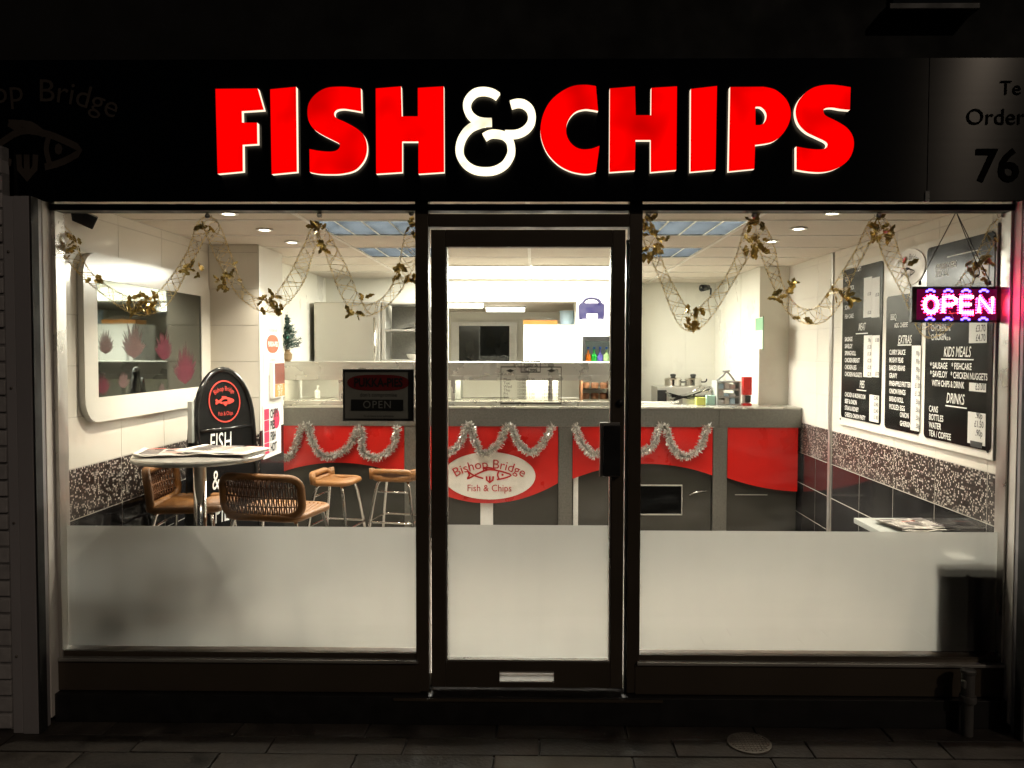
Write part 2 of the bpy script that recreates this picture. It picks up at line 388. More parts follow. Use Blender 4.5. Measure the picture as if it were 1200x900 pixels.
# painted brick pier on the left
XB = xx(9, 3.5, 600)
pier = MB().box(-4.2, XB-.002, 3.512, 4.0, 0, 2.62).build('brick_pier', 'mortar')
tag(pier, 'grey painted brick pier at the edge of the shopfront', 'brick pier')
bl, bh = .215, .065
bmesh_ = MB().box(-bl/2, bl/2, -.05, .05, -bh/2, bh/2).build('brick', 'brick_paint', pier, (0,0,0), .005)
brick = bmesh_.data; bpy.data.objects.remove(bmesh_)
half = MB().box(-.0515, .0515, -.05, .05, -bh/2, bh/2).build('brick', 'brick_paint', pier, (0,0,0), .005); halfm = half.data; bpy.data.objects.remove(half)
for r in range(34):
    z = .04 + r*.0755
    if r % 2: inst(halfm, 'brick', pier, (XB-.0535, 3.553+random.uniform(-.004, .004), z))
    for k in range(3):
        inst(brick, 'brick', pier, (XB - (.11 if r % 2 == 0 else .2235) - k*.226, 3.553+random.uniform(-.004, .004), z), (random.uniform(-.01, .01), 0, random.uniform(-.008, .008)))
# shutter guides and reveals
for side in (-1, 1):
    X = XL if side < 0 else XR
    s = side
    nm = 'left' if s < 0 else 'right'
    gd = thing('shutter_guide', ('grey metal shutter guide rail between brick pier and pale jamb' if s < 0 else 'grey metal shutter guide rail beside the pink lit jamb'), 'guide rail', (X + s*.06, 3.5, 0))
    a, bq, cq = sorted((X + s*.004, X + s*.075))[0], None, None
    lo, hi = sorted((X + s*.003, X + s*.072)); MB().box(lo, hi, 3.468, 3.56, 0, 2.392).build('rail', 'guide_metal', gd, None, .003)
    lo, hi = sorted((X + s*.076, X + s*.12)); MB().box(lo, hi, 3.474, 3.56, 0, 2.392).build('rail', 'guide_metal', gd, None, .003)
    lo, hi = sorted((X - s*.006, X + s*.006)); MB().box(lo, hi, 3.472, 3.522, .0, 2.392).build('rubber_seal', 'rubber', gd)
    for zq in (.35, .95, 1.55, 2.15): MB().tube([(X+s*.098, 3.474, zq), (X+s*.098, 3.470, zq)], .006, 8).build('screw', 'cast_iron', gd)
    lo, hi = sorted((X, X + s*.12))
    tag(MB().box(lo, hi, 3.562, YG+.05, .03, 2.60).build('jamb', 'reveal', None, (X, 3.6, .03), .002), 'pale metal jamb beside the ' + ('brick pier' if s < 0 else 'pink glow of the lit sign'), 'jamb')
    tag(MB().box(*sorted((X+s*.124, X+s*1.4)), 3.56, 3.95, 0, 2.62).build('side_wall', 'brick_paint'), 'grey painted wall behind the shutter guide ' + ('at the brick pier' if s < 0 else 'at the pink lit jamb'), 'wall')
# plinth
tag(MB().box(XL-.0, XR+.0, 3.585, 4.1, -.0, zz(810, YG)).build('plinth', 'plinth', None, None, .004), 'black stone plinth running along under the whole shopfront', 'plinth')

# ---------------------------------------------------------------- upper wall, fascia and sign
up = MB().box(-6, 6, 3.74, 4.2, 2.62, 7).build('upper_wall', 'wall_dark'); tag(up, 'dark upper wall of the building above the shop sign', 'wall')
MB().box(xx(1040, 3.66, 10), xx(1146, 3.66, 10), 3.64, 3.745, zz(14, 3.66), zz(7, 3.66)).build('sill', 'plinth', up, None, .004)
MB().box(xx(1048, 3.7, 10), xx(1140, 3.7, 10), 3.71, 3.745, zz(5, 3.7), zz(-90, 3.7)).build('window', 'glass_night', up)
FB, FT = zz(235, YF), zz(69, YF)
sign = thing('shop_sign', 'black fascia sign with illuminated red letters reading FISH & CHIPS', 'shop sign', (0, YF, FB))
jx = xx(1088, YF, 150)
for x0, x1 in ((-3.4, jx-.003), (jx+.001, 3.4)):
    MB().box(x0, x1, YF, YF+.03, FB, FT).build('fascia_panel', 'fascia', sign, ((x0+x1)/2, YF, FB))
MB().box(jx-.01, jx+.008, YF-.006, YF+.02, FB-.004, FB+.04).build('bracket', 'trim_alu', sign)
def zpts(P, ox, oy, s): return [(ox + a/s, oy + b/s) for a, b in P]
YFACE = YF - .028
def to_xz(P, Y): 
    out = []
    for a, b in P:
        q = at(a, b, Y); out.append((q.x, q.z))
    return out
def letter(outlines, smooth):
    cu = bpy.data.curves.new('l', 'CURVE'); cu.dimensions = '2D'; cu.fill_mode = 'BOTH'; cu.extrude = .0135
    for P, sm in zip(outlines, smooth):
        q = to_xz(P, YFACE)
        if sm: q = smooth_keep(q, sm)
        sp = cu.splines.new('POLY'); sp.points.add(len(q)-1)
        for i, (a, b) in enumerate(q): sp.points[i].co = (a, b, 0, 1)
        sp.use_cyclic_u = True
    ob = bpy.data.objects.new('l', cu); col.objects.link(ob); dg = bpy.context.evaluated_depsgraph_get(); dg.update()
    me = bpy.data.meshes.new_from_object(ob.evaluated_get(dg)); bpy.data.objects.remove(ob)
    f, s = MB(), MB()
    vs = [Vector((v.co.x, YFACE + .0135 - v.co.z, v.co.y)) for v in me.vertices]
    f.add(vs, [tuple(p.vertices) for p in me.polygons if p.normal.z > .5]); s.add(vs, [tuple(p.vertices) for p in me.polygons if abs(p.normal.z) < .5])
    fo = f.build('letter_face', 'letter_red', sign); s.build('letter_side', 'letter_side', fo)
def smooth_keep(q, corners):
    """Catmull-Rom through the outline, sharp at the listed corner indices"""
    m = len(q); cs = sorted(corners); out = []
    for i, a in enumerate(cs):
        b_ = cs[(i+1) % len(cs)]; n = (b_ - a) % m or m
        seg = [q[(a+k) % m] for k in range(n+1)]
        out += [(v.x, v.y) for v in spline([(x, y) for x, y in seg], 4 if n > 1 else 1)[:-1]]
    return out
def spl2(P, k=4): return [(v.x, v.y) for v in spline(P, k)]
letter([zpts([(45,115),(342,112),(385,262),(230,272),(232,352),(338,352),(340,502),(236,508),(238,695),(60,712)], 245, 85, 6)], [None])
letter([zpts([(430,118),(612,100),(618,698),(440,715)], 245, 85, 6)], [None])
S1 = [(1068,112),(1072,275),(1000,262),(940,255),(895,265),(880,290),(895,320),(960,350),(1040,395),(1090,445),(1110,510),(1105,580),(1075,640),(1020,690),(930,712),(850,715),(770,712),(708,700),(706,538),(770,550),(840,556),(890,550),(918,525),(915,500),(870,475),(800,440),(740,400),(705,350),(692,290),(700,220),(740,160),(800,118),(860,102),(960,100)]
letter([zpts(S1, 245, 85, 6)], [(0, 1, 17, 18)])
letter([zpts([(62,112),(240,97),(245,308),(358,308),(358,108),(540,97),(543,700),(362,712),(362,485),(248,485),(248,700),(65,712)], 430, 85, 6)], [None])
Cc = [(470,95),(485,270),(440,262),(390,258),(330,275),(285,320),(262,380),(265,440),(290,490),(330,525),(380,540),(440,535),(495,515),(470,700),(420,712),(360,710),(280,690),(200,645),(130,570),(90,480),(80,400),(95,310),(130,230),(180,170),(250,120),(320,92),(400,86)]
letter([zpts(Cc, 620, 85, 6)], [(0, 1, 12, 13)])
letter([zpts([(568,112),(745,97),(750,300),(858,300),(860,108),(1040,97),(1035,685),(855,700),(855,475),(748,475),(745,688),(565,700)], 620, 85, 6)], [None])
letter([zpts([(55,110),(230,90),(220,650),(52,665)], 800, 85, 5.714)], [None])
letter([zpts([(318,97),(540,95),(620,115),(690,175),(722,250),(715,330),(670,410),(600,465),(485,485),(480,645),(308,662)], 800, 85, 5.714),
        zpts([(487,230),(520,230),(550,255),(562,290),(550,330),(525,350),(488,352)], 800, 85, 5.714)], [(0, 1, 8, 9, 10), (0, 6)])
S2 = [(1125,98),(1120,250),(1060,245),(1000,235),(955,240),(942,258),(960,290),(1030,325),(1100,370),(1140,430),(1145,500),(1120,570),(1070,620),(1000,655),(920,668),(830,662),(762,650),(762,495),(830,508),(900,515),(950,510),(970,485),(955,462),(900,435),(830,400),(780,350),(758,290),(760,230),(790,170),(850,115),(920,88),(1010,82)]
letter([zpts(S2, 800, 85, 5.714)], [(0, 1, 16, 17)])
AMP = [[(920,165),(880,140),(820,128),(760,140),(715,185),(703,235),(720,290),(765,330),(820,345),(877,346)],
       [(835,350),(800,355),(730,385),(680,440),(653,510),(655,580),(690,640),(750,680),(820,693),(900,685),(970,645),(1010,580),(1015,530),(1000,475),(960,440),(900,428),(860,433),(825,452)],
       [(970,432),(1050,430),(1110,405),(1150,360),(1160,310),(1145,255),(1105,220),(1060,212),(1012,224)]]
fb, sb = MB(), MB()
for i, P in enumerate(AMP):
    q = spl2(to_xz(zpts(P, 430, 85, 6), YFACE), 5)
    fb.ribbon(q, .0345, (0, YFACE - .0012*i, 0), (1,0,0), (0,0,1), (0, .0008, 0))
    sb.ribbon(q, .0325, (0, YFACE+.003+.0005*i, 0), (1,0,0), (0,0,1), (0, .023, 0))
fo = fb.build('letter_face', 'letter_white', sign); fo['label'] = 'glowing white ampersand'; sb.build('letter_side', 'letter_white', fo)
# fish emblem (shared drawing): a fish whose lower body is a fork
FISH = [([(275,622),(300,640),(330,652),(358,660)], 0), ([(275,622),(284,642),(273,662),(300,650),(330,634),(380,614),(430,617),(470,627),(506,642),(470,658),(430,666)], 0),
        ([(354,602),(402,605),(430,619)], 0), ([(354,602),(380,613)], 0), ([(441,620),(434,640),(441,662)], 0)]
FORK = [[(375,648),(376,668),(392,682),(409,668),(411,648)], [(392,648),(392,682)]]
def emblem(mb, o, u, v, s, wd, d=(0,0,0)):
    o, u, v = Vector(o), Vector(u), Vector(v)
    n = lambda P: [((a-390)*s, -(b-645)*s) for a, b in P]
    d = Vector(d)
    nn = u.cross(v).normalized()*.0004; k_ = 0
    for P, _ in FISH: mb.ribbon(spl2(n(P), 3), wd, o + nn*k_, u, v, d); k_ += 1
    for P in FORK: mb.ribbon(n(P), wd*1.15, o + nn*k_, u, v, d); k_ += 1
    e = n([(460,640)])[0]; mb.prism([(e[0]+wd*.8*math.cos(k*.785), e[1]+wd*.8*math.sin(k*.785)) for k in range(8)], o, u, v, d)
    return mb
EX, EZ, EYF = Vector((1,0,0)), Vector((0,0,1)), YF - .004
b = MB(); c = at(35, 120, YF); c.y = EYF
o16 = at(16, 119, YF) + Vector((0, -.004, 0))
for body, al in (('Bridge', 'LEFT'), ('Bishop', 'RIGHT')):
    b = MB(); put_text(b, body, .142, o16 + EX*(.11 if al == 'LEFT' else .05), EX, EZ, al, .97, bend=.8); b.build('lettering', 'vinyl_grey', sign)
b = MB(); emblem(b, at(31, 179, YF) + Vector((0, -.004, 0)), EX, EZ*1.45, .0021, .022, (0, .002, 0))
b.build('fish_emblem', 'vinyl_grey', sign)
b = MB()
for body, px, py, sz in (('Te', 1171, 111, .088), ('Order', 1131, 146, .1)):
    c = at(px, py, YF); c.y = EYF; b = MB(); put_text(b, body, sz, c, EX, EZ); b.build('lettering', 'vinyl_black', sign)
c = at(1141, 212, YF); c.y = EYF; b = MB(); put_text(b, '76', .2, c, EX, EZ, bold=.004)
b.build('lettering', 'vinyl_black', sign)

# ================================================================ shopfront
zT0, zT1 = zz(248.5, YG), zz(241, YG)                 # transom
zS = zz(763.5, YG); zR0 = zz(809, YG)
mL0, mL1, mR0, mR1 = xx(488, YG), xx(503, YG), xx(735.5, YG), xx(750.5, YG)
sf = thing('shopfront', 'dark bronze aluminium shopfront frame with two large glazed windows', 'shopfront', (0, YG, FLOOR))
A, B_ = YG-.03, YG+.05
xl, xr = xx(73, YG, 500), xx(1174.5, YG, 500)
for x0, x1 in ((XL-.001, xl), (xr, XR+.001)):
    MB().box(x0+.002, x1, A, B_, zR0, 2.6).build('side_frame', 'trim_alu' , sf, None, .003)
for x0, x1 in ((mL0, mL1), (mR0, mR1)):
    MB().box(x0, x1, A, B_, zR0+.004, 2.6).build('mullion', 'bronze_frame', sf, None, .003)
MB().box(XL+.004, XR-.004, A-.012, B_-.01, zT0, zT1).build('transom', 'black_paint', sf, None, .002)
MB().box(mL1+.001, mR0-.001, A, B_, zz(267, YG), zz(252, YG)).build('door_head', 'bronze_frame', sf, None, .002)
for x0, x1 in ((xl, mL0), (mR1, xr)):
    MB().box(x0-.01, x1+.01, A+.01, B_, zz(771, YG), zS-.004).build('bead', 'bronze_frame', sf, None, .002)
    MB().box(x0-.012, x1+.012, A-.02, B_, zz(774, YG), zz(770.5, YG)).build('sill', 'trim_alu', sf, None, .002)
    MB().box(x0-.02, x1+.02, A-.004, B_-.01, zR0, zz(774.5, YG)).build('riser_panel', 'bronze_frame', sf, None, .002)
    pn = MB().box(x0-.005, x1+.005, YG+.012, YG+.018, zS-.01, 2.6).build('pane', 'glass', sf)
    y_f = 618.5 if x0 < 0 else 621
    MB().add([(x0-.004, YG+.021, zS+.008), (x1+.004, YG+.021, zS+.008), (x1+.004, YG+.021, zz(y_f, YG+.02)), (x0-.004, YG+.021, zz(y_f, YG+.02))], [(0,1,2,3)]).build('frosted_film', 'frost', pn)
MB().box(xx(462, 3.6, 818), xx(776, 3.6, 818), 3.575, 3.66, zz(820, 3.6), zz(817, 3.6)).build('threshold', 'bronze_frame', sf, None, .001)
# door
dx0, dx1, dz0, dz1 = xx(506, YG), xx(731, YG), zz(803, YG), zz(270, YG)
gx0, gx1, gz0, gz1 = xx(522.5, YG), xx(716.5, YG), zz(774, YG), zz(290, YG)
dr = thing('shop_door', 'glazed door in dark bronze frame with half frosted glass', 'door', ((dx0+dx1)/2, YG, dz0))
dA, dB = YG-.022, YG+.03
MB().box(dx0, gx0, dA, dB, dz0, dz1).build('stile', 'bronze_frame', dr, None, .002)
MB().box(gx1, dx1, dA, dB, dz0, dz1).build('stile', 'bronze_frame', dr, None, .002)
MB().box(gx0+.001, gx1-.001, dA+.001, dB, gz1, dz1).build('rail', 'bronze_frame', dr, None, .002)

b = MB()
MB().box(gx0+.001, gx0+.008, dA+.006, dB, gz0, gz1).build('bead', 'trim_alu', dr)
MB().box(gx1-.008, gx1-.001, dA+.006, dB, gz0, gz1).build('bead', 'trim_alu', dr)
MB().box(gx0+.009, gx1-.009, dA+.006, dB, gz0+.001, gz0+.009).build('bead', 'trim_alu', dr)
pn = MB().box(gx0-.004, gx1+.004, YG+.006, YG+.012, gz0-.004, gz1+.004).build('pane', 'glass', dr)
zf = zz(616, YG)
MB().add([(gx0-.002, YG+.0145, gz0), (gx1+.002, YG+.0145, gz0), (gx1+.002, YG+.0145, zf), (gx0-.002, YG+.0145, zf)], [(0,1,2,3)]).build('frosted_film', 'frost', pn)
hx0, hx1, hz0, hz1 = xx(706.5, YG), xx(726, YG), zz(556, YG), zz(497, YG)
h = MB().box(hx0, hx1, dA-.03, dA-.004, hz0, hz1).build('handle', 'black_plastic', dr, None, .003)
MB().box(hx0-.016, hx1-.002, dA-.012, dA-.001, hz0-.004, hz1+.012).build('backplate', 'trim_alu', h, None, .002)
MB().tube([(xx(726, YG), dA-.012, zz(471, YG)), (xx(726, YG), dA+.002, zz(471, YG))], .017, 16).build('lock', 'black_plastic', dr)
lx0, lx1 = xx(586, YG), xx(650, YG); lz0, lz1 = zz(796.5, YG), zz(785, YG)
MB().add([(gx0+.001, dA+.001, dz0), (gx1-.001, dA+.001, dz0), (gx1-.001, dA+.001, gz0), (gx0+.001, dA+.001, gz0), (lx0, dA+.001, lz0), (lx1, dA+.001, lz0), (lx1, dA+.001, lz1), (lx0, dA+.001, lz1)] + [(gx0+.001, dB, dz0), (gx1-.001, dB, dz0), (gx1-.001, dB, gz0), (gx0+.001, dB, gz0), (lx0, dB, lz0), (lx1, dB, lz0), (lx1, dB, lz1), (lx0, dB, lz1)], [(i, (i+1)%4, 4+(i+1)%4, 4+i) for i in range(4)] + [(8+i, 12+i, 12+(i+1)%4, 8+(i+1)%4) for i in range(4)] + [(i, 8+i, 8+(i+1)%4, (i+1)%4) for i in range(4)] + [(4+i, 4+(i+1)%4, 12+(i+1)%4, 12+i) for i in range(4)]).build('rail', 'bronze_frame', dr)
lp = MB().ribbon([(lx0, lz0), (lx1, lz0), (lx1, lz1), (lx0, lz1)], .007, (0, dA-.004, 0), EX, EZ, (0, .0045, 0), True).build('letter_plate', 'trim_alu', dr)
MB().add([(lx0, dA+.012, lz0), (lx1, dA+.012, lz0), (lx1, dA+.012, lz1), (lx0, dA+.012, lz1)], [(0,1,2,3)]).build('flap', 'frost', lp)
MB().box(xx(734, YG)-.004, xx(735, YG)+.001, YG+.01, YG+.06, zz(815, YG), zz(281, YG)).build('weather_strip', 'white_enamel', dr)
# opening hours etched on the door pane
TY = YG + .004
b = MB()
def fr(px0, px1, py0, py1, wd=.006):
    x0, x1, z0, z1 = xx(px0, TY), xx(px1, TY), zz(py1, TY), zz(py0, TY)
    b.ribbon([(x0,z0),(x1,z0),(x1,z1),(x0,z1)], wd, (0,TY,0), EX, EZ, (0,.0006,0), True)
fr(587, 657.5, 430, 473); fr(610.5, 633, 423.5, 436)
for px, py, t in ((622, 429.5, 'Fish &'), (622, 435.3, 'Chips')): put_text(b, t, .027, at(px, py, TY), EX, EZ, 'CENTER')
for i, dname in enumerate(('Mon', 'Tue', 'Wed', 'Thu', 'Fri', 'Sat')):
    y = 446.3 + i*4.15
    put_text(b, dname, .019, at(590, y, TY), EX, EZ); put_text(b, '12:00-13:30', .017, at(606, y, TY), EX, EZ); put_text(b, '16:00-21:00', .017, at(635, y, TY), EX, EZ)
for px, sgn in ((598, 1), (646, -1)):
    c = at(px, 434.5, TY); b.prism([(-.02*1, 0), (0, -.008), (.02, 0), (0, .008)], c, EX, EZ, (0,.0006,0))
oh = b.build('opening_hours', 'olive_vinyl', dr)

# ================================================================ interior shell
CZ = EYE + .71
WR, WL = XR - .006, XL + .010
TW, TH = .49, .2455
ZB0 = .905                                          # bottom of mosaic band
def tile_mesh(m, w_=TW, h_=TH):
    o = MB().box(-w_/2+.0024, w_/2-.0024, 0, .008, -h_/2+.0024, h_/2-.0024).build('tile', m, None, (0,0,0), .0012); me = o.data; bpy.data.objects.remove(o); return me
TM = {k: tile_mesh(k) for k in ('white_tile', 'black_tile', 'mosaic_tile')}
def tiled(wall, origin, along, ang, length, zmax=CZ):
    """tiles laid from origin along a direction; local +X of a tile runs along it, its face looks to local -Y"""
    origin, along = Vector(origin), Vector(along); x = 0; cut = {}
    while x < length - .02:
        wd = min(TW, length - x)
        r = -3
        while ZB0 + r*TH < zmax - .03:
            z0 = ZB0 + r*TH; k = 'mosaic_tile' if r == 0 else ('black_tile' if r < 0 else 'white_tile')
            hh = min(TH, zmax - z0)
            if wd > TW - .01 and hh > TH - .01: me = TM[k]
            else:
                kk = (k, round(wd, 2), round(hh, 2))
                if kk not in cut: cut[kk] = tile_mesh(k, wd, hh)
                me = cut[kk]
            p = origin + along*(x + wd/2); inst(me, 'tile', wall, (p.x, p.y, z0 + hh/2), (0, 0, ang)); r += 1
        x += wd
YC = 6.38                                           # counter front
flo = MB().box(-2.6, 2.6, YG+.06, 11, .05, FLOOR).build('floor', 'floor_tile'); struct(flo)
# right wall: tiles with faces at X=WR
wr = MB().box(WR+.0015, WR+.3, YG+.06, 6.75, FLOOR, CZ+.1).build('wall_right', 'grout'); struct(wr)
y_tr = atx(975, 500, WR).y
tiled(wr, (WR, y_tr, 0), (0,-1,0), -math.pi/2, y_tr - (YG+.054))
tiled(wr, (WR, 6.55, 0), (0,-1,0), -math.pi/2, 6.55 - y_tr - .05)
MB().box(WR-.012, WR+.012, y_tr+.004, y_tr+.046, FLOOR, CZ).build('corner_trim', 'trim_alu', wr, None, .002)
# left wall
wl = MB().box(WL-.3, WL-.0015, YG+.06, 5.75, FLOOR, CZ+.1).build('wall_left', 'grout'); struct(wl)
tiled(wl, (WL, YG+.054, 0), (0,1,0), math.pi/2, 5.36 - YG - .058)
XP = -1.855
pt = MB().box(WL+.001, XP-.01, 5.3635, 5.85, FLOOR, CZ+.1).build('partition', 'grout'); struct(pt)
tiled(pt, (WL, 5.362, 0), (1,0,0), 0, XP - WL - .002)
o = MB().box(XP-.009, XP, 5.362, 5.86, ZB0+TH+.02, CZ).build('end_panel', 'white_gloss', pt)
o = MB().box(XP-.009, XP, 5.362, 5.86, FLOOR, ZB0+TH+.018).build('end_panel', 'black_tile', pt)
# walls behind the counter
XRB = 1.91
wb = MB().box(XRB, 2.6, 6.76, 8.4, FLOOR, CZ+.1).build('wall_kitchen_right', 'wall_panel'); struct(wb)
for y in (7.35, 7.95): MB().box(XRB-.003, XRB+.002, y, y+.006, FLOOR, CZ).build('panel_joint', 'wall_paint', wb)
MB().box(XRB+.0, XRB+.3, 6.742, 6.758, FLOOR, CZ).build('panel', 'wall_panel', wb)
wbk = MB().box(.95, 2.3, 8.38, 8.55, FLOOR, CZ+.1).build('wall_back_right', 'wall_panel'); struct(wbk)
MB().box(1.60, 1.606, 8.376, 8.382, FLOOR, CZ).build('panel_joint', 'wall_paint', wbk)
wkl = MB().box(-2.6, -2.06, 5.86, 8.0, FLOOR, CZ+.1).build('wall_kitchen_left', 'wall_panel'); struct(wkl)
YB = 7.87
OX0, OX1 = xx(524, YB, 390), xx(676, YB, 390)
wbl = MB().box(-2.6, OX0, YB, YB+.14, FLOOR, CZ+.1).build('wall_back_left', 'wall_paint'); struct(wbl)
wbm = MB().box(OX1, .96, YB, YB+.7, FLOOR, CZ+.1).build('wall_back_middle', 'wall_paint'); struct(wbm)
ZH = zz(353, YB)
hd = MB().box(OX0, OX1, YB+.002, YB+.138, ZH, CZ+.1).build('header', 'wall_paint'); struct(hd)
# back room
br = MB()
br.box(-2.6, 2.3, 10.3, 10.45, FLOOR, CZ); br.box(-1.9, -1.85, YB+.14, 10.3, FLOOR, CZ); br.box(1.2, 1.25, 8.6, 10.3, FLOOR, CZ)
struct(br.build('back_room_wall', 'wall_paint'))
ZC2 = ZH + .012
struct(MB().box(-2.4, .95, YB+.141, 10.29, ZC2, ZC2+.05).build('back_room_ceiling', 'ceiling_tile'))
# ceiling tiles hung in a grid
cl = MB().box(-2.6, 2.6, YG-.02, 8.4, CZ+.06, CZ+.12).build('ceiling', 'ceiling_tile'); struct(cl)
TX, TYs = 1.22, .57
Y0 = 4.366 - TYs*2
xs_grid = [-2.47, -1.25, -.03, 1.19, 2.41]
cut = {}
LIGHT_CELLS = set()
TROF = [(-1.25, 4.366+.0), (.59, 4.366), (-1.25, 5.506), (.59, 5.506)]       # left edge x, near edge y of the four louvre lights
def ctile(x0, x1, y0, y1):
    k = (round(x1-x0, 3), round(y1-y0, 3))
    if k not in cut:
        o = MB().box(-(x1-x0)/2+.011, (x1-x0)/2-.011, -(y1-y0)/2+.011, (y1-y0)/2-.011, 0, .018).build('ceiling_tile', 'ceiling_tile', None, (0,0,0), .003); cut[k] = o.data; bpy.data.objects.remove(o)
    inst(cut[k], 'ceiling_tile', cl, ((x0+x1)/2, (y0+y1)/2, CZ+.004))
LX0, LX1, LY0, LY1 = -.86, .82, 6.66, 7.72             # lit panels over the servery
tee = []
for j in range(9):
    y0, y1 = max(Y0 + j*TYs, YG+.06), Y0 + (j+1)*TYs
    if y1 > 8.4: break
    for i in range(4):
        x0, x1 = xs_grid[i], xs_grid[i+1]
        tr = [t for t in TROF if abs(t[1]-y0) < .02 and x0-.01 <= t[0] < x1]
        if tr:
            tx = tr[0][0]
            if tx - x0 > .1: ctile(x0, tx, y0, y1)
            if x1 - (tx+.6) > .1: ctile(tx+.6, x1, y0, y1)
        elif y0 > LY0-.1 and y1 < LY1+.3 and i in (1, 2):
            if i == 1: ctile(x0, LX0, y0, y1)
            else: ctile(LX1, x1, y0, y1)
        else: ctile(x0, x1, y0, y1)
for j in range(9):
    y0 = Y0 + j*TYs
    if YG < y0 < 8.35: MB().box(-2.47, 2.41, y0-.011, y0+.011, CZ, CZ+.02).build('tee_bar', 'tee_bar', cl)
for x in xs_grid[1:4]: MB().box(x-.011, x+.011, YG+.06, 8.35, CZ-.0015, CZ+.02).build('tee_bar', 'tee_bar', cl)
for x in (-1.25+.6, .59): MB().box(x-.008, x+.008, 4.366, 4.366+TYs, CZ-.001, CZ+.02).build('tee_bar', 'tee_bar', cl); MB().box(x-.008, x+.008, 5.506, 5.506+TYs, CZ-.001, CZ+.02).build('tee_bar', 'tee_bar', cl)

# ---------------------------------------------------------------- ceiling lights
where = ['left window, the nearer one', 'right window, the nearer one', 'left window, the farther one', 'right window, the farther one']
for (tx, ty), wh in zip(TROF, where):
    t = thing('louvre_light', 'square metal louvre ceiling light above the ' + wh, 'ceiling light', (tx+.3, ty+TYs/2, CZ), 'lit louvre lights in the ceiling')
    MB().box(tx+.012, tx+.588, ty+.012, ty+TYs-.012, CZ+.05, CZ+.055).build('lit_reflector', 'louvre_lamp', t)  # sheet emits light itself, standing in for tubes hidden above the blades
    b = MB()
    for x0, x1, y0, y1 in ((tx+.012, tx+.022, ty+.012, ty+TYs-.012), (tx+.578, tx+.588, ty+.012, ty+TYs-.012), (tx+.023, tx+.577, ty+.012, ty+.022), (tx+.023, tx+.577, ty+TYs-.022, ty+TYs-.012)): b.box(x0, x1, y0, y1, CZ+.001, CZ+.049)
    b.build('frame', 'chrome', t)
    for k in range(1, 4): MB().box(tx+.6*k/4-.006, tx+.6*k/4+.006, ty+.023, ty+TYs-.023, CZ+.001, CZ+.045).build('louvre_blade', 'chrome', t)
    for k in range(1, 12): MB().box(tx+.023, tx+.577, ty+TYs*k/12-.001, ty+TYs*k/12+.001, CZ+.004, CZ+.044).build('louvre_blade', 'louvre', t)
dl = [(-1.585, 4.13), (-1.585, 4.68), (-1.585, 5.22), (1.53, 4.11), (1.53, 4.63), (1.53, 5.16)]
dw = ['over the round table, nearest the glass', 'over the round table, second from the glass', 'in front of the poster pier', 'by the menu board, nearest the glass', 'by the menu board, second from the glass', 'by the menu board, farthest from the glass']
for (x, y), wh in zip(dl, dw):
    t = thing('downlight', 'small round recessed ceiling spotlight ' + wh, 'downlight', (x, y, CZ), 'recessed spotlights')
    MB().lathe((x, y, CZ), [(.05, -.0005), (.05, -.005), (.046, -.007), (.036, -.006), (.034, .002)], 24).build('trim_ring', 'white_enamel', t)
    MB().lathe((x, y, CZ), [(.027, -.0045), (.018, -.0062), (.006, -.0066)], 20).build('lamp', 'spot_light', t)
    ld = bpy.data.lights.new('spot', 'SPOT'); ld.energy = 75; ld.color = (1, .88, .7); ld.spot_size = rad(110); ld.spot_blend = .8; ld.shadow_soft_size = .03
    lo = bpy.data.objects.new('spot', ld); col.objects.link(lo); lo.location = (x, y, CZ-.03); lo.parent = t; lo.matrix_parent_inverse = world_of(t).inverted()
xm = (LX0+LX1)/2
for x0, x1, wh in ((LX0, xm-.006, 'its half toward the steel fridge'), (xm+.006, LX1, 'its half toward the bottle fridge')):
    t = thing('light_panel', 'bright ceiling light panel over the servery, ' + wh, 'light panel', ((x0+x1)/2, (LY0+LY1)/2, CZ))
    MB().box(x0, x1, LY0, LY1, CZ-.006, CZ+.02).build('diffuser', 'panel_light', t)
    b = MB(); b.box(x0, x1, LY0-.012, LY0-.001, CZ-.012, CZ+.02); b.box(x0, x1, LY1+.001, LY1+.012, CZ-.012, CZ+.02); b.build('frame', 'white_enamel', t)
for (x0, x1, y, wh) in ((-1.25, -.5, 8.16, 'just behind the header'), (-.55, -.08, 8.95, 'above the white cupboard')):
    t = thing('tube_light', 'long fluorescent tube light on the back room ceiling, ' + wh, 'tube light', ((x0+x1)/2, y, ZC2))
    MB().box(x0, x1, y-.05, y+.05, ZC2-.02, ZC2-.001).build('housing', 'white_enamel', t)
    MB().tube([(x0+.02, y, ZC2-.04), (x1-.02, y, ZC2-.04)], .022, 12).build('tube', 'tube_light', t)

# ================================================================ counter
ct = thing('counter', 'long steel serving counter with red wavy front panels', 'counter', (0, YC, FLOOR))
CT0, CT1 = zz(499.5, YC), zz(478, YC)
cx1 = WR - .003
MB().box(-2.05, 1.44+.05, YC-.01, YC+.02, CT0, CT1-.004).build('front_edge', 'steel_dull', ct, None, .002)
MB().box(1.492, cx1, YC-.008, YC+.02, CT0-.004, CT1-.004).build('front_edge', 'steel_dull', ct, None, .002)
MB().box(-2.05, cx1, YC-.016, YC+.72, CT1-.003, CT1+.01).build('worktop', 'steel_light', ct, None, .002)
MB().box(-2.05, cx1, YC+.10, YC+.7, FLOOR, CT1-.006).build('carcass', 'kick_panel', ct)
posts = [(474, 489), (654.5, 670.5), (835.5, 852)]
px_ = []
for a, b_ in posts:
    x0, x1 = xx(a, YC, 540), xx(b_, YC, 540); px_.append((x0, x1))
    MB().box(x0, x1, YC-.004, YC+.03, FLOOR, CT0-.001).build('post', 'steel_dull', ct, None, .002)
bays = [(-2.04, px_[0][0]), (px_[0][1], px_[1][0]), (px_[1][1], px_[2][0]), (px_[2][1], cx1-.02)]
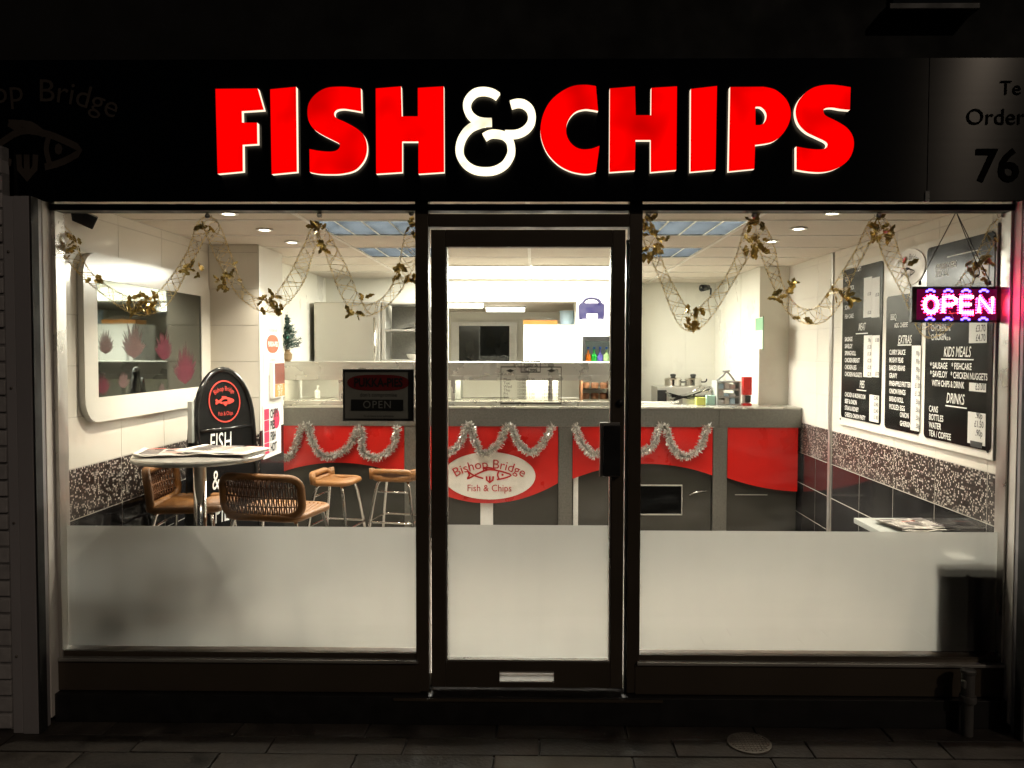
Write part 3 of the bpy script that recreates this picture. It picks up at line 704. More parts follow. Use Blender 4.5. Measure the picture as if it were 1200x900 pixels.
curves = [(zz(554,YC), zz(543,YC), zz(558,YC)), (zz(566,YC), zz(590,YC), zz(566,YC)), (zz(561,YC), zz(543,YC), zz(556,YC)), (zz(559,YC), zz(570,YC), zz(574.5,YC))]
for i, ((x0, x1), (za, zm, zb)) in enumerate(zip(bays, curves)):
    x0 += .004; x1 -= .004; n = 20; P = [(x0, CT0-.002)]
    for k in range(n+1):
        t = k/n; z = za*(1-t)*(1-2*t) + zm*4*t*(1-t) + zb*t*(2*t-1); P.append((x0 + (x1-x0)*t, z))
    P.append((x1, CT0-.002))
    MB().prism(P, (0, YC+.002, 0), EX, EZ, (0, .02, 0)).build('red_panel', 'red_panel', ct)
    MB().box(x0, x1, YC+.04, YC+.055, FLOOR, CT0).build('kick_panel', 'kick_panel', ct)
# oval badge
ec = at(573.5, 557.5, YC); ew, eh = xx(627.5, YC, 557)-ec.x, (zz(528, YC)-zz(583.5, YC))/2
es = thing('oval_sign', 'white oval sign with red fish and lettering on the counter front', 'sign', (ec.x, YC, ec.z))
MB().prism([(ew*math.cos(k*math.pi/24), eh*math.sin(k*math.pi/24)) for k in range(48)], (ec.x, YC-.006, ec.z), EX, EZ, (0, .007, 0)).build('plate', 'white_sign', es)
b = MB(); EO = Vector((ec.x, YC-.0085, ec.z))
put_text(b, 'Bishop Bridge', .105, EO + Vector((0,0,.062)), EX, EZ, 'CENTER', .98, bend=.55)
put_text(b, 'Fish & Chips', .078, EO + Vector((0,0,-.125)), EX, EZ, 'CENTER', .92)
emblem(b, EO + Vector((0,0,.002)), EX, EZ, .00152, .0125, (0,.001,0))
b.build('lettering', 'red_ink', es)
# black screen panel, lower trims
vx0, vx1, vz0, vz1 = xx(751, YC+.03), xx(800, YC+.03), zz(602, YC+.03), zz(568, YC+.03)
v = MB().box(vx0-.09, vx1-.006, YC+.028, YC+.039, vz0+.006, vz1-.006).build('vent_panel', 'vinyl_black', ct)
MB().ribbon([(vx0-.094, vz0), (vx1, vz0), (vx1, vz1), (vx0-.094, vz1)], .012, (0, YC+.026, 0), EX, EZ, (0, .013, 0), True).build('vent_frame', 'steel', v)
MB().box(xx(862, YC+.05), xx(900, YC+.05), YC+.034, YC+.0395, zz(580, YC), zz(579, YC)).build('trim_strip', 'trim_alu', ct)
for a, b_ in ((563, 578), (672, 678)):
    MB().box(xx(a, YC+.03), xx(b_, YC+.03), YC+.024, YC+.0395, FLOOR, zz(550, YC)).build('pale_strip', 'white_enamel', ct, None, .006)  # pale upright strips set against the lower panels
# short bent chrome rod on the lower panel
MB().tube([at(808, 580, YC+.03), at(815, 577, YC+.02), at(828, 575, YC+.02)], .006, 8).build('bent_rod', 'chrome', ct)

# heated display cabinet
hx0, hx1 = -2.04, xx(722, 6.5, 450)
hz0, hz1 = CT1+.011, zz(424.5, 6.45)
HY0, HY1 = 6.46, 6.98
hc = thing('hot_cabinet', 'steel framed heated display cabinet with glass front on the counter', 'display cabinet', ((hx0+hx1)/2, HY0, hz0))
MB().box(hx0, hx1, HY0, HY1, zz(441, HY0), hz1).build('top', 'steel_light', hc, None, .004)
MB().box(hx0, hx1, HY0, HY1, hz0, zz(470.5, HY0)).build('base', 'steel_light', hc, None, .004)
gz_0, gz_1 = zz(470, HY0), zz(441.5, HY0)
for a in (330, 399, 484, 531, 645, 716):
    x = xx(a, HY0, 455); MB().box(x-.018, x+.018, HY0+.004, HY0+.03, gz_0, gz_1).build('post', 'steel_light', hc, None, .002)
MB().box(hx0, hx1, HY0+.012, HY0+.017, gz_0, gz_1).build('pane', 'glass_cabinet', hc)
MB().box(hx0, hx1, HY1-.012, HY1, gz_0, gz_1).build('back', 'white_gloss', hc)
MB().box(hx0, hx1, HY0-.002, HY0+.011, gz_1-.03, gz_1+.01).build('lip', 'steel_light', hc, None, .002)
MB().box(hx0+.05, hx1-.05, HY0+.05, HY0+.09, gz_1-.012, gz_1-.002).build('lamp_strip', 'cabinet_light', hc)
for a in (362, 372):
    pass
# things kept in the cabinet
def bottle(c, r, h, mb=None):
    return (mb or MB()).lathe(c, [(r*.9, 0), (r, .01), (r, h*.6), (r*.35, h*.78), (r*.3, h), (r*.1, h)], 14)
c = at(372, 468, 6.75); c.z = gz_0
t = thing('sauce_bottle', 'small white pump bottle standing inside the steel display cabinet', 'bottle', c)
MB().lathe(c, [(.022, 0), (.024, .01), (.024, .06), (.01, .075)], 14).build('body', 'white_enamel', t); MB().lathe(c, [(.007, .075), (.007, .1), (.016, .1), (.016, .11)], 10).build('pump', 'white_enamel', t)
b = MB()
x0, x1 = xx(681, 6.7), xx(714, 6.7)
t = thing('pie_rack', 'small rack of brown pies inside the display cabinet', 'food rack', ((x0+x1)/2, 6.75, gz_0))
for k in range(2):
    z = gz_0 + .0 + k*.09
    MB().box(x0, x1, 6.62, 6.9, z, z+.008).build('shelf', 'chrome', t)
    for i in range(3):
        MB().lathe((x0+.04+i*.075, 6.72, z+.008), [(.03, 0), (.036, .03), (.03, .045), (.01, .048)], 16).build('pie', 'food_brown', t)
for x in (x0, x1): MB().box(x-.006, x+.006, 6.6, 6.9, gz_0, gz_0+.19).build('upright', 'food_brown', t)
t = tag(MB().box(xx(617, 6.6), xx(654, 6.6), 6.6, 6.606, gz_0+.002, gz_1-.01).build('price_card', 'print_white'), 'plain white card propped inside the display cabinet behind the door', 'card')
x0, x1 = xx(533, 6.62), xx(540, 6.62)
tag(MB().box(x0, x1, 6.62, 6.8, gz_0, gz_1-.02).build('napkin_holder', 'plastic_grey', None, None, .006), 'grey upright dispenser at the door end of the display cabinet', 'dispenser')

# tinsel along the counter
def tinsel(P, label):
    Y = YC - .03
    pts = spline([at(a, b_, Y) for a, b_ in P], 8)
    t = thing('tinsel_garland', label, 'tinsel', (pts[0].x, Y, pts[0].z), 'silver tinsel on the counter front')
    MB().tube(pts, .004, 6).build('cord', 'cable', t)
    b = MB(); rnd = random.Random(len(P))
    for i in range(len(pts)-1):
        d = pts[i+1] - pts[i]; n = int(d.length * 2600)
        for k in range(n):
            p = pts[i] + d * rnd.random(); q = Vector((rnd.gauss(0,1), rnd.gauss(0,1), rnd.gauss(0,1))).normalized()
            L = rnd.uniform(.024, .05); s_ = q.cross(Vector((rnd.random(), rnd.random(), rnd.random()))).normalized() * .003
            e = p + q*L; e.y = min(e.y, YC-.014)
            b.add([p - s_, p + s_, e + s_, e - s_], [(0,1,2,3)])
    stuff(b.build('strands', 'tinsel', t, recalc=False))
z2 = lambda P, ox, oy: [(ox + a/4.615, oy + b_/4.615) for a, b_ in P]
tinsel(z2([(395,515),(440,540),(490,480),(520,385),(560,372),(590,470),(660,532),(770,485),(825,385),(850,400),(855,500),(930,535),(1015,480),(1040,372)], 240, 420), 'looped silver tinsel on the red panel behind the window table')
tinsel(z2([(90,520),(150,515),(220,470),(260,370),(285,375),(310,455),(350,512),(430,468),(480,372),(515,390),(545,465),(620,508),(680,450),(725,370)], 490, 420), 'looped silver tinsel hanging over the oval sign')
tinsel([(674,500),(681,518),(696,533),(712,522),(722,502),(733,512),(742,530),(749,531),(765,522),(773,501),(781,503),(787,522),(801,535),(819,526),(825,511),(830,500)], 'looped silver tinsel on the red panel next to the plain red end panel')

# items on the counter, right part
CTZ = CT1 + .01
def pan(c, r, h, label):
    t = thing('cooking_pot', label, 'pot', c, 'pots behind the counter')
    MB().lathe(c, [(r*.95, 0), (r, .01), (r, h), (r*1.06, h), (r*1.06, h+.006), (r*.9, h+.02), (r*.15, h+.028)], 24).build('body', 'chrome', t)
    MB().lathe(c + Vector((0,0,h+.028)), [(.02, 0), (.03, .012), (.028, .03), (.01, .034)], 14).build('lid_knob', 'black_plastic', t)
    MB().tube(spline([c+Vector((r, 0, h*.7)), c+Vector((r+.04, -.01, h*.75)), c+Vector((r+.05, -.01, h*1.2))], 4), .008, 6).build('handle', 'black_plastic', t)
YS = 7.9
sh = thing('back_unit', 'low steel fryer unit behind the counter carrying two pots', 'fryer', (xx(810, YS), YS, FLOOR))
ux0, ux1 = xx(770, YS), xx(838, YS)
zsh = zz(453, YS)
MB().box(ux0, ux1, YS, YS+.4, FLOOR, zsh).build('body', 'steel', sh, None, .006)
MB().box(ux0-.0, ux0+.09, YS-.03, YS-.001, zsh-.2, zsh-.03).build('control_box', 'black_plastic', sh, None, .004)
pan(Vector((xx(791.5, YS), YS+.15, zsh)), .085, .065, 'lidded steel pot on the fryer unit, the one nearer the door')
pan(Vector((xx(815.5, YS), YS+.15, zsh)), .085, .065, 'lidded steel pot on the fryer unit, the one nearer the menu')
# sloping rack of black trays
c = at(812, 466, 6.8); c.z = CTZ
rk = thing('tray_rack', 'slanted rack of black trays and tongs on the counter', 'rack', c)
for k in range(3):
    o0 = c + Vector((-.13 + k*.02, .05, .055 + k*.02))
    MB().obox(o0 + Vector((.09, 0, -.01)), (.17, 0, -.045 + .05*k), (0, .1, 0), (.002, 0, .006)).build('tray', 'black_gloss', rk, None, .003)
for k in range(5):
    q = c + Vector((-.02 + k*.04, -.05, .1)); MB().tube([q, q + Vector((.07, 0, .045))], .006, 6).build('tongs', 'chrome', rk)
MB().box(c.x-.1, c.x+.16, c.y-.05, c.y+.12, CTZ, CTZ+.05).build('stand', 'steel', rk, None, .004)
x0, x1 = xx(816, 6.6), xx(827, 6.6)
tag(MB().box(x0, x1, 6.6, 6.66, CTZ, CTZ+.066).build('sauce_box', 'yellow_card', None, None, .002), 'small yellow green carton on the counter by the trays', 'carton')
x0, x1 = xx(828, 6.64), xx(838, 6.64)
tag(MB().box(x0, x1, 6.64, 6.7, CTZ, CTZ+.08).build('paper_cup', 'teal_card', None, None, .004), 'pale teal carton standing next to the yellow green carton', 'carton')
# cutlery organiser
x0, x1 = xx(840, 6.6), xx(868, 6.6)
og = thing('organiser', 'grey three tier organiser full of sachets on the counter', 'organiser', ((x0+x1)/2, 6.7, CTZ))
H = zz(446, 6.6) - CTZ
for x in (x0, x1-.014): MB().box(x, x+.014, 6.6, 6.8, CTZ, CTZ+H).build('side', 'plastic_grey', og, None, .002)
for k in range(4):
    z = CTZ + k*(H-.012)/3; MB().box(x0+.015, x1-.015, 6.6, 6.8, z, z+.011).build('shelf', 'plastic_grey', og)
    if k < 3:
        for i in range(3): MB().box(x0+.02+i*.048, x0+.06+i*.048, 6.62, 6.75, z+.012, z+.012+random.uniform(.02, .05)).build('sachets', ('print_white', 'newsprint', 'pale_blue')[(i+k) % 3], og)
MB().tube(spline([(x0+.02, 6.7, CTZ+H), ((x0+x1)/2-.02, 6.7, CTZ+H+.05), ((x0+x1)/2, 6.7, CTZ+H+.075), ((x0+x1)/2+.03, 6.7, CTZ+H+.05), (x1-.03, 6.7, CTZ+H)], 4), .008, 8).build('handle', 'plastic_grey', og)
MB().tube([((x0+x1)/2-.03, 6.7, CTZ+H+.08), ((x0+x1)/2+.03, 6.7, CTZ+H+.082)], .007, 8).build('grip', 'plastic_grey', og)
x0, x1 = xx(871, 6.55), xx(881, 6.55)
rb = thing('red_dispenser', 'tall red dispenser box at the end of the counter', 'dispenser', ((x0+x1)/2, 6.6, CTZ))
zt = zz(441, 6.55)
MB().box(x0, x1, 6.55, 6.62, CTZ+.09, zt).build('case', 'red_box', rb, None, .004); MB().box(x0, x1, 6.55, 6.62, CTZ, CTZ+.02).build('foot', 'red_box', rb, None, .002)
MB().box(x0+.005, x1-.012, 6.575, 6.61, CTZ+.02, CTZ+.09).build('chute', 'print_white', rb); MB().box(x0+.02, x1-.006, 6.56, 6.574, CTZ+.03, CTZ+.085).build('lever', 'black_plastic', rb)
# notice and camera
q0, q1 = atx(886.5, 372, XRB), atx(895, 410, XRB)
tq = thing('wall_notice', 'narrow green and white notice on the cream wall', 'notice', (XRB, (q0.y+q1.y)/2, (q0.z+q1.z)/2))
y0, y1 = sorted((q0.y, q1.y)); zt, zb = atx(890, 372, XRB).z, atx(890, 409, XRB).z
MB().box(XRB-.008, XRB-.0045, y0, y1, zb, zt).build('sheet', 'print_white', tq); MB().box(XRB-.01, XRB-.0085, y0+.004, y1-.004, zt-.11, zt-.006).build('heading', 'green_notice', tq)
MB().box(XRB-.012, XRB-.004, y0-.008, y0-.001, zb-.006, zt+.006).build('frame', 'green_notice', tq)
c = at(827, 338, 8.0)
cc = thing('security_camera', 'small black security camera high on the cream kitchen wall', 'camera', c)
MB().tube([c+Vector((-.05, -.04, .0)), c+Vector((.03, .02, .012))], [.035, .028], 16).build('body', 'black_plastic', cc)
MB().tube([c+Vector((-.055, -.044, -.001)), c+Vector((-.05, -.04, 0))], .022, 12).build('lens', 'glass_night', cc)
MB().tube(spline([c+Vector((.03, .02, .0)), c+Vector((.06, .04, .0)), c+Vector((.06, .05, -.06))], 4), .009, 8).build('bracket', 'black_plastic', cc)

# ================================================================ kitchen equipment behind
YK = 7.28
fx0, fx1 = xx(367, YK, 390), xx(446, YK, 390); ftop = zz(354, YK)
fg = thing('steel_fridge', 'tall stainless steel fridge behind the display cabinet', 'fridge', ((fx0+fx1)/2, YK, FLOOR))
MB().box(fx0, fx1, YK+.03, YK+.55, FLOOR, ftop).build('body', 'steel', fg, None, .006)
d = MB().box(fx0+.01, fx1-.012, YK, YK+.028, FLOOR+.1, ftop-.008).build('door', 'steel', fg, None, .006)
MB().tube([(fx1-.05, YK-.03, 1.4), (fx1-.05, YK-.03, 2.02)], .012, 10).build('handle', 'chrome', d)
sx0, sx1 = xx(449, YK, 390), xx(500, YK, 390)
su = thing('steel_shelving', 'open steel shelving unit standing against the tall steel fridge', 'shelving', ((sx0+sx1)/2, YK, FLOOR))
for x in (sx0, sx1): MB().box(x-.015, x+.015, YK+.02, YK+.05, FLOOR, ftop).build('upright', 'steel', su)
MB().box(sx0, sx1, YK+.45, YK+.47, FLOOR, ftop).build('back', 'steel_dull', su)
for z in (1.3, 1.62, 1.9, ftop-.02): MB().box(sx0+.016, sx1-.016, YK+.02, YK+.449, z, z+.015).build('shelf', 'steel', su)
q = Vector(((sx0+sx1)/2, YK+.2, 1.916))
tag(MB().obox(q+Vector((.02, 0, .035)), (.12, 0, .03), (0, .12, 0), (-.003, 0, .016)).build('oven_tray', 'steel_dull', None, None, .004), 'tilted steel tray lying on the steel shelving unit', 'tray')
q = Vector(((sx0+sx1)/2+.06, YK+.15, 1.635))
tag(MB().lathe(q, [(.05, 0), (.07, .05), (.072, .052), (.05, .052)], 20).build('mixing_bowl', 'chrome'), 'small steel bowl on the lower steel shelf', 'bowl')
# bottle fridge
YBF = 7.45
b0, b1 = xx(682.5, YBF, 400), xx(724, YBF, 400); bt = zz(374, YBF)
bf = thing('bottle_fridge', 'white topped drinks fridge with black framed glass door', 'fridge', ((b0+b1)/2, YBF, FLOOR))
zhd = zz(394, YBF)
MB().box(b0, b1, YBF, YBF+.4, zhd, bt).build('top', 'white_enamel', bf, None, .004)
MB().box(b0, b1, YBF+.36, YBF+.4, FLOOR, zhd-.001).build('back', 'white_enamel', bf)
for x in (b0, b1-.02): MB().box(x, x+.02, YBF+.03, YBF+.359, FLOOR, zhd-.001).build('side', 'white_enamel', bf)
for x in (b0, b1-.03): MB().box(x, x+.03, YBF-.002, YBF+.028, FLOOR, zhd-.001).build('door_frame', 'black_plastic', bf, None, .003)
MB().box(b0+.03, b1-.03, YBF-.001, YBF+.028, zhd-.045, zhd-.002).build('door_frame', 'black_plastic', bf, None, .003)
MB().box(b0+.03, b1-.03, YBF+.008, YBF+.012, FLOOR, zhd-.046).build('pane', 'glass_cabinet', bf)
zsh = zz(428, YBF); MB().box(b0+.021, b1-.021, YBF+.04, YBF+.35, zsh-.01, zsh).build('shelf', 'chrome', bf)
MB().box(b0+.03, b1-.03, YBF+.05, YBF+.08, zhd-.02, zhd-.003).build('lamp', 'fridge_light', bf)
names = ['orange', 'green', 'purple', 'lime']
for i, (k, px) in enumerate(zip(names, (689.5, 696.5, 703.5, 711))):
    c = Vector((xx(px, YBF+.1, 415), YBF+.12, zsh))
    t = thing('drink_bottle', k + (' green' if k == 'lime' else '') + ' drink bottle with blue cap in the fridge door', 'bottle', c, 'drinks in the fridge')
    bottle(c, .03, .15).build('body', 'bottle_' + k, t); MB().lathe(c + Vector((0,0,.151)), [(.012, 0), (.012, .02), (.01, .024)], 12).build('cap', 'cap_blue', t)
# first aid case
c = Vector((xx(693.5, YBF+.1, 360), YBF+.1, bt))
hw = .118; zt = zz(348.5, YBF+.1) - bt
fa = thing('first_aid_case', 'dark blue plastic first aid case with carry handle on the drinks fridge', 'case', c)
P = [(-hw, 0), (hw, 0), (hw*1.02, zt*.72), (hw*.85, zt*.8)]; 
MB().prism([(-hw,0),(hw,0),(hw*1.03,zt*.68),(hw*.9,zt*.76),(-hw*.9,zt*.76),(-hw*1.03,zt*.68)], c, EX, EZ, (0,.09,0)).build('body', 'blue_plastic', fa)
MB().tube(spline([c+Vector((-hw*.75,.045,zt*.72)), c+Vector((-hw*.5,.045,zt*.93)), c+Vector((0,.045,zt)), c+Vector((hw*.5,.045,zt*.93)), c+Vector((hw*.75,.045,zt*.72))], 5), .017, 8).build('handle', 'blue_plastic', fa)
MB().box(c.x-.045, c.x+.055, c.y-.003, c.y-.0005, c.z+.015, c.z+.055).build('label_plate', 'print_white', fa)
# white cupboard and what lies on it
YW = 8.35
w0, w1 = xx(613.5, YW, 400), xx(675, YW, 400); wt = zz(380, YW)
wc = thing('white_cupboard', 'plain white upright freezer in the back room doorway', 'freezer', ((w0+w1)/2, YW, FLOOR))
MB().box(w0, w1, YW+.03, YW+.5, FLOOR, wt).build('body', 'white_enamel', wc, None, .006); d = MB().box(w0, w1, YW, YW+.027, FLOOR+.05, wt-.01).build('door', 'white_enamel', wc, None, .006)
MB().box(w0+.045, w0+.06, YW-.02, YW-.001, 1.5, wt-.08).build('handle', 'plastic_grey', d, None, .003)
x0, x1 = xx(613, YW+.1, 378), xx(653, YW+.1, 378)
tag(MB().box(x0, x1, YW+.05, YW+.3, wt+.001, wt+.045).build('card_tray', 'orange_card', None, None, .004), 'flat orange card tray lying on the white freezer', 'tray')
b = MB()
for k in range(14):
    q = Vector((random.uniform(x0-.03, x1-.08), random.uniform(YW+.08, YW+.25), wt+.047+k*.002)); a = random.uniform(-.4, .4)
    b.obox(q + Vector((.06, 0, .004)), (.07, .01, a*.05), (0, .03, 0), (0, 0, .0008))
tag(b.build('paper_bags', 'print_white'), 'loose heap of white paper bags on the orange tray', 'paper bags')
c = Vector((xx(664.5, YW+.1, 372), YW+.12, wt))
t = thing('plastic_tub', 'pale blue plastic tub standing on the white freezer', 'tub', c)
MB().lathe(c, [(.066, 0), (.074, .005), (.078, .13), (.07, .13), (.066, .02)], 24).build('body', 'pale_blue', t); MB().lathe(c, [(.08, .131), (.082, .135), (.082, .147), (.04, .15)], 24).build('lid', 'pale_blue', t)
# back room window
YWd = 10.28
x0, x1, zt = xx(538, YWd, 400), xx(597, YWd, 400), zz(382, YWd)
wd = thing('back_window', 'dark night window with white frame in the back room', 'window', ((x0+x1)/2, YWd, 1.2))
b = MB()
b.box(x0-.1, x0, YWd-.03, YWd+.01, 1.1, zt+.05); b.box(x1, x1+.1, YWd-.03, YWd+.01, 1.1, zt+.05); b.box(x0, x1, YWd-.03, YWd+.01, zt, zt+.05)
for nm, bb in (('frame', b),): bb.build(nm, 'white_enamel', wd)
MB().box(x0, x1, YWd-.006, YWd+.004, 1.1, zt).build('pane', 'glass_night', wd)

# small artificial tree on the cabinet top
c = Vector((xx(333, 6.6, 420), 6.6, hz1))
tr = thing('small_fir_tree', 'small artificial christmas tree in a hessian sack on the display cabinet', 'christmas tree', c)
MB().lathe(c, [(.05, 0), (.062, .02), (.066, .06), (.045, .085), (.055, .1)], 16).build('sack', 'hessian', tr)
Ht = zz(368, 6.6) - hz1
MB().tube([c+Vector((0,0,.08)), c+Vector((0,0,Ht*.98))], [.008, .003], 6).build('trunk', 'hessian', tr)
b = MB(); rnd = random.Random(3)
for k in range(80):
    t = k/80; z = .1 + t*(Ht-.11); R = (.145*(1-t)+.014)*rnd.uniform(.75, 1.15); a = k*2.4
    d = Vector((math.cos(a), math.sin(a), .25)); p0 = c + Vector((0,0,z))
    for j in range(44):
        p = p0 + d*(R*(j+2)/46); q = Vector((rnd.gauss(0,1), rnd.gauss(0,1), rnd.gauss(0,1)+.3)).normalized()*rnd.uniform(.024, .042); s_ = q.cross(d).normalized()*.0048 if q.cross(d).length > 1e-6 else Vector((.002,0,0))
        b.add([p-s_, p+s_, p+q], [(0,1,2)])
b.build('crown', 'tree_green', tr, recalc=False)
for a, z, R in ((-.9, .2, .09), (-2.0, .3, .06), (-1.4, .14, .11)):
    MB().lathe(c + Vector((R*math.cos(a), R*math.sin(a), z)), [(.004, -.012), (.012, -.006), (.012, .006), (.004, .012)], 10).build('bauble', 'bauble', tr)

# ---------------------------------------------------------------- posters on the partition end
EYv = Vector((0,1,0))
def on_end(px, py): q = atx(px, py, XP); return q
t = thing('pie_poster', 'white poster with orange oval logo high on the partition pier', 'poster', (XP, 5.55, 1.7))
q = on_end(316, 403)
MB().box(XP+.001, XP+.003, 5.43, 5.80, q.z-.22, q.z+.2).build('sheet', 'print_white', t)
MB().prism([(.13*math.copysign(abs(math.cos(k*math.pi/12))**.8, math.cos(k*math.pi/12)), .065*math.sin(k*math.pi/12)) for k in range(24)], (XP+.0035, 5.62, q.z), EYv, EZ, (.001,0,0)).build('logo', 'poster_red', t)
b = MB(); put_text(b, 'PUKKA-PIES', .05, (XP+.0055, 5.62, q.z-.018), EYv, EZ, 'CENTER', .8, bold=.002); b.build('lettering', 'print_white', t)
b = MB(); put_text(b, "You'll love 'em", .04, (XP+.004, 5.62, q.z+.085), EYv, EZ, 'CENTER', .8, .3); put_text(b, 'our favourite', .028, (XP+.004, 5.62, q.z-.12), EYv, EZ, 'CENTER', .8); b.build('small_print', 'print_grey', t)
t = thing('leaflet_holder', 'upright leaflet with a group photograph on the partition pier', 'leaflet', (XP+.02, 5.6, 1.4))
za, zb = on_end(322, 424).z, on_end(322, 466).z
MB().box(XP+.001, XP+.03, 5.55, 5.80, zb, za).build('holder', 'print_white', t, None, .003)
MB().box(XP+.031, XP+.033, 5.58, 5.79, zb+.1, za-.01).build('photograph', 'photo_print', t); MB().box(XP+.031, XP+.033, 5.58, 5.79, zb+.01, zb+.098).build('caption', 'orange_card', t)
b = MB(); put_text(b, 'INTO', .06, (XP+.0335, 5.685, zb+.055), EYv, EZ, 'CENTER', .8); put_text(b, 'OF IT', .05, (XP+.0335, 5.685, zb+.015), EYv, EZ, 'CENTER', .8); b.build('lettering', 'print_white', t)
za, zb = on_end(317, 474).z, on_end(317, 535).z
t = thing('pink_poster', 'pink and white offers poster low on the partition pier', 'poster', (XP+.01, 5.58, (za+zb)/2))
MB().box(XP+.003, XP+.006, 5.40, 5.78, zb, za).build('sheet', 'print_white', t)
rnd = random.Random(5)
b = MB(); b2 = MB()
for i in range(4):
    z = zb + .03 + i*(za-zb-.05)/4
    b.box(XP+.0062, XP+.0072, 5.42, 5.52, z, z+.075)
    put_text(b2, ('HOT', 'FISH', 'PIES', 'CHIPS')[i], .085, (XP+.0075, 5.54, z+.005), EYv, EZ, xs=.75, bold=.003)
b.prism([(.07*math.cos(k*math.pi/8), .07*math.sin(k*math.pi/8)) for k in range(16)], (XP+.0062, 5.68, za-.11), EYv, EZ, (.001,0,0))
b.build('pink_blocks', 'poster_pink', t); b2.build('lettering', 'print_grey', t)

# ---------------------------------------------------------------- framed mirror on the left wall
XM = WL + .012
fy0, fy1 = atx(94, 400, XM).y, 5.30
q_t, q_b = atx(107, 296, XM).z, atx(110, 495, XM).z
mr = thing('wall_mirror', 'large mirror printed with pink flowers in a broad white rounded frame', 'mirror', (XM, (fy0+fy1)/2, q_b))
iy0, iy1 = atx(110, 400, XM).y, 5.16; iz0, iz1 = atx(110, 466, XM).z, atx(110, 327, XM).z
def rrect(a0, a1, b0, b1, r, n=7):
    out = []
    for cx_, cy_, s0 in ((a1-r, b0+r, -90), (a1-r, b1-r, 0), (a0+r, b1-r, 90), (a0+r, b0+r, 180)):
        for k in range(n+1): an = rad(s0 + 90*k/n); out.append((cx_ + r*math.cos(an), cy_ + r*math.sin(an)))
    return out
outer = rrect(fy0, fy1, q_t*0+q_b, q_t, .12); 
inner = rrect(iy0, iy1, iz0, iz1, .004)
m_ = len(outer)
vs = [(XM+.02, a, b_) for a, b_ in outer] + [(XM+.02, a, b_) for a, b_ in inner] + [(XM-.01, a, b_) for a, b_ in outer] + [(XM+.014, a, b_) for a, b_ in inner]
fs = []
for i in range(m_):
    j = (i+1) % m_
    fs += [(i, j, m_+j, m_+i), (i, 2*m_+i, 2*m_+j, j), (m_+i, m_+j, 3*m_+j, 3*m_+i)]
MB().add(vs, fs).build('frame', 'white_gloss', mr)
MB().prism(inner, (XM+.010, 0, 0), EYv, EZ, (.004, 0, 0)).build('glass', 'mirror', mr)
rnd = random.Random(11)
def bloom(y, z, r, m):
    b = MB()
    for k in range(26):
        a = rad(-62 + 124*k/25) + rnd.uniform(-.06, .06); L = r*rnd.uniform(.75, 1.05)*(1-.25*abs(a)); w_ = r*.07
        dy, dz = math.sin(a), math.cos(a)
        P = [(0, 0), (dy*L*.5+dz*w_, dz*L*.5-dy*w_), (dy*L, dz*L), (dy*L*.5-dz*w_, dz*L*.5+dy*w_)]
        b.add([(XM+.0146+k*.00003, y+p, z+q) for p, q in P], [(0,1,2,3)])
    b.build('flower_print', m, mr, recalc=False)
for px, py, r, m in ((157, 420, .22, 'pale_print'), (192, 422, .2, 'pink_print'), (121, 462, .12, 'pink_print'), (145, 455, .1, 'pale_print'), (190, 462, .08, 'pale_print'), (217, 450, .27, 'pink_print'), (124, 415, .14, 'pale_print')):
    q = atx(px, py, XM+.014); bloom(q.y, q.z, r, m)

# ---------------------------------------------------------------- chalk A-board
BA = rad(67); e0 = Vector((-1.985, 4.62, FLOOR)); eu = Vector((math.cos(BA), math.sin(BA), 0)); en = Vector((math.sin(BA), -math.cos(BA), 0))
BW, BH = .46, zz(434, 4.8) - FLOOR
ab = thing('chalk_board', 'black arch topped pavement chalk board leaning near the tiled wall', 'A-board', e0)
tilt = Vector((0,0,1)) - en*.08
def arch(w_, h_, r_top, ins=0):
    out = [(ins, ins), (w_-ins, ins)]
    for k in range(17): an = math.pi*k/16; out.append((w_/2 + (w_/2-ins)*math.cos(an), h_ - r_top + (r_top-ins)*math.sin(an)))
    return out
A0 = e0 + en*.1
MB().prism(arch(BW, BH, .32, .01), A0, eu, tilt, -en*.012).build('panel', 'board_black', ab)
fp = arch(BW, BH, .32, .0)
MB().tube([A0 + eu*a + tilt*b_ for a, b_ in fp[1:] + fp[:1]], .017, 8).build('frame', 'black_gloss', ab)
MB().prism(arch(BW, BH-.04, .32, .01), e0 - en*.12, eu, Vector((0,0,1)) + en*.06, -en*.012).build('rear_panel', 'black_plastic', ab)
MB().tube([A0 + eu*.02 + tilt*(BH-.36) + en*.006, A0 + eu*(BW-.02) + tilt*(BH-.36) + en*.006], .009, 6).build('cross_rail', 'black_gloss', ab)
MB().box(e0.x-.02, e0.x+.005, e0.y-.05, e0.y-.02, 1.18, 1.42).build('hinge_arm', 'plastic_grey', ab)
cb = A0 + eu*BW*.5 + tilt*(BH-.195) + en*.004
b = MB(); b.ribbon([(.125*math.cos(k*math.pi/20), .125*math.sin(k*math.pi/20)) for k in range(40)], .008, cb, eu, tilt, en*.001, True)
emblem(b, cb + en*.001, eu, tilt, .00062, .012, en*.001)
put_text(b, 'Bishop Bridge', .04, cb + tilt*.066 + en*.001, eu, tilt, 'CENTER', .72, bend=.13); put_text(b, 'Fish & Chips', .034, cb - tilt*.085 + en*.001, eu, tilt, 'CENTER', .7)
b.build('emblem', 'red_chalk', ab)
b = MB()
for body, dz, sx in (('FISH', .62, .14), ('& or', .84, .14), ('PIES', 1.04, .14)):
    put_text(b, body, .165, A0 + eu*.08 + tilt*(BH-dz+.125) + en*.003, eu, tilt, xs=.58, shear=.2)
b.build('chalk_lettering', 'chalk', ab)

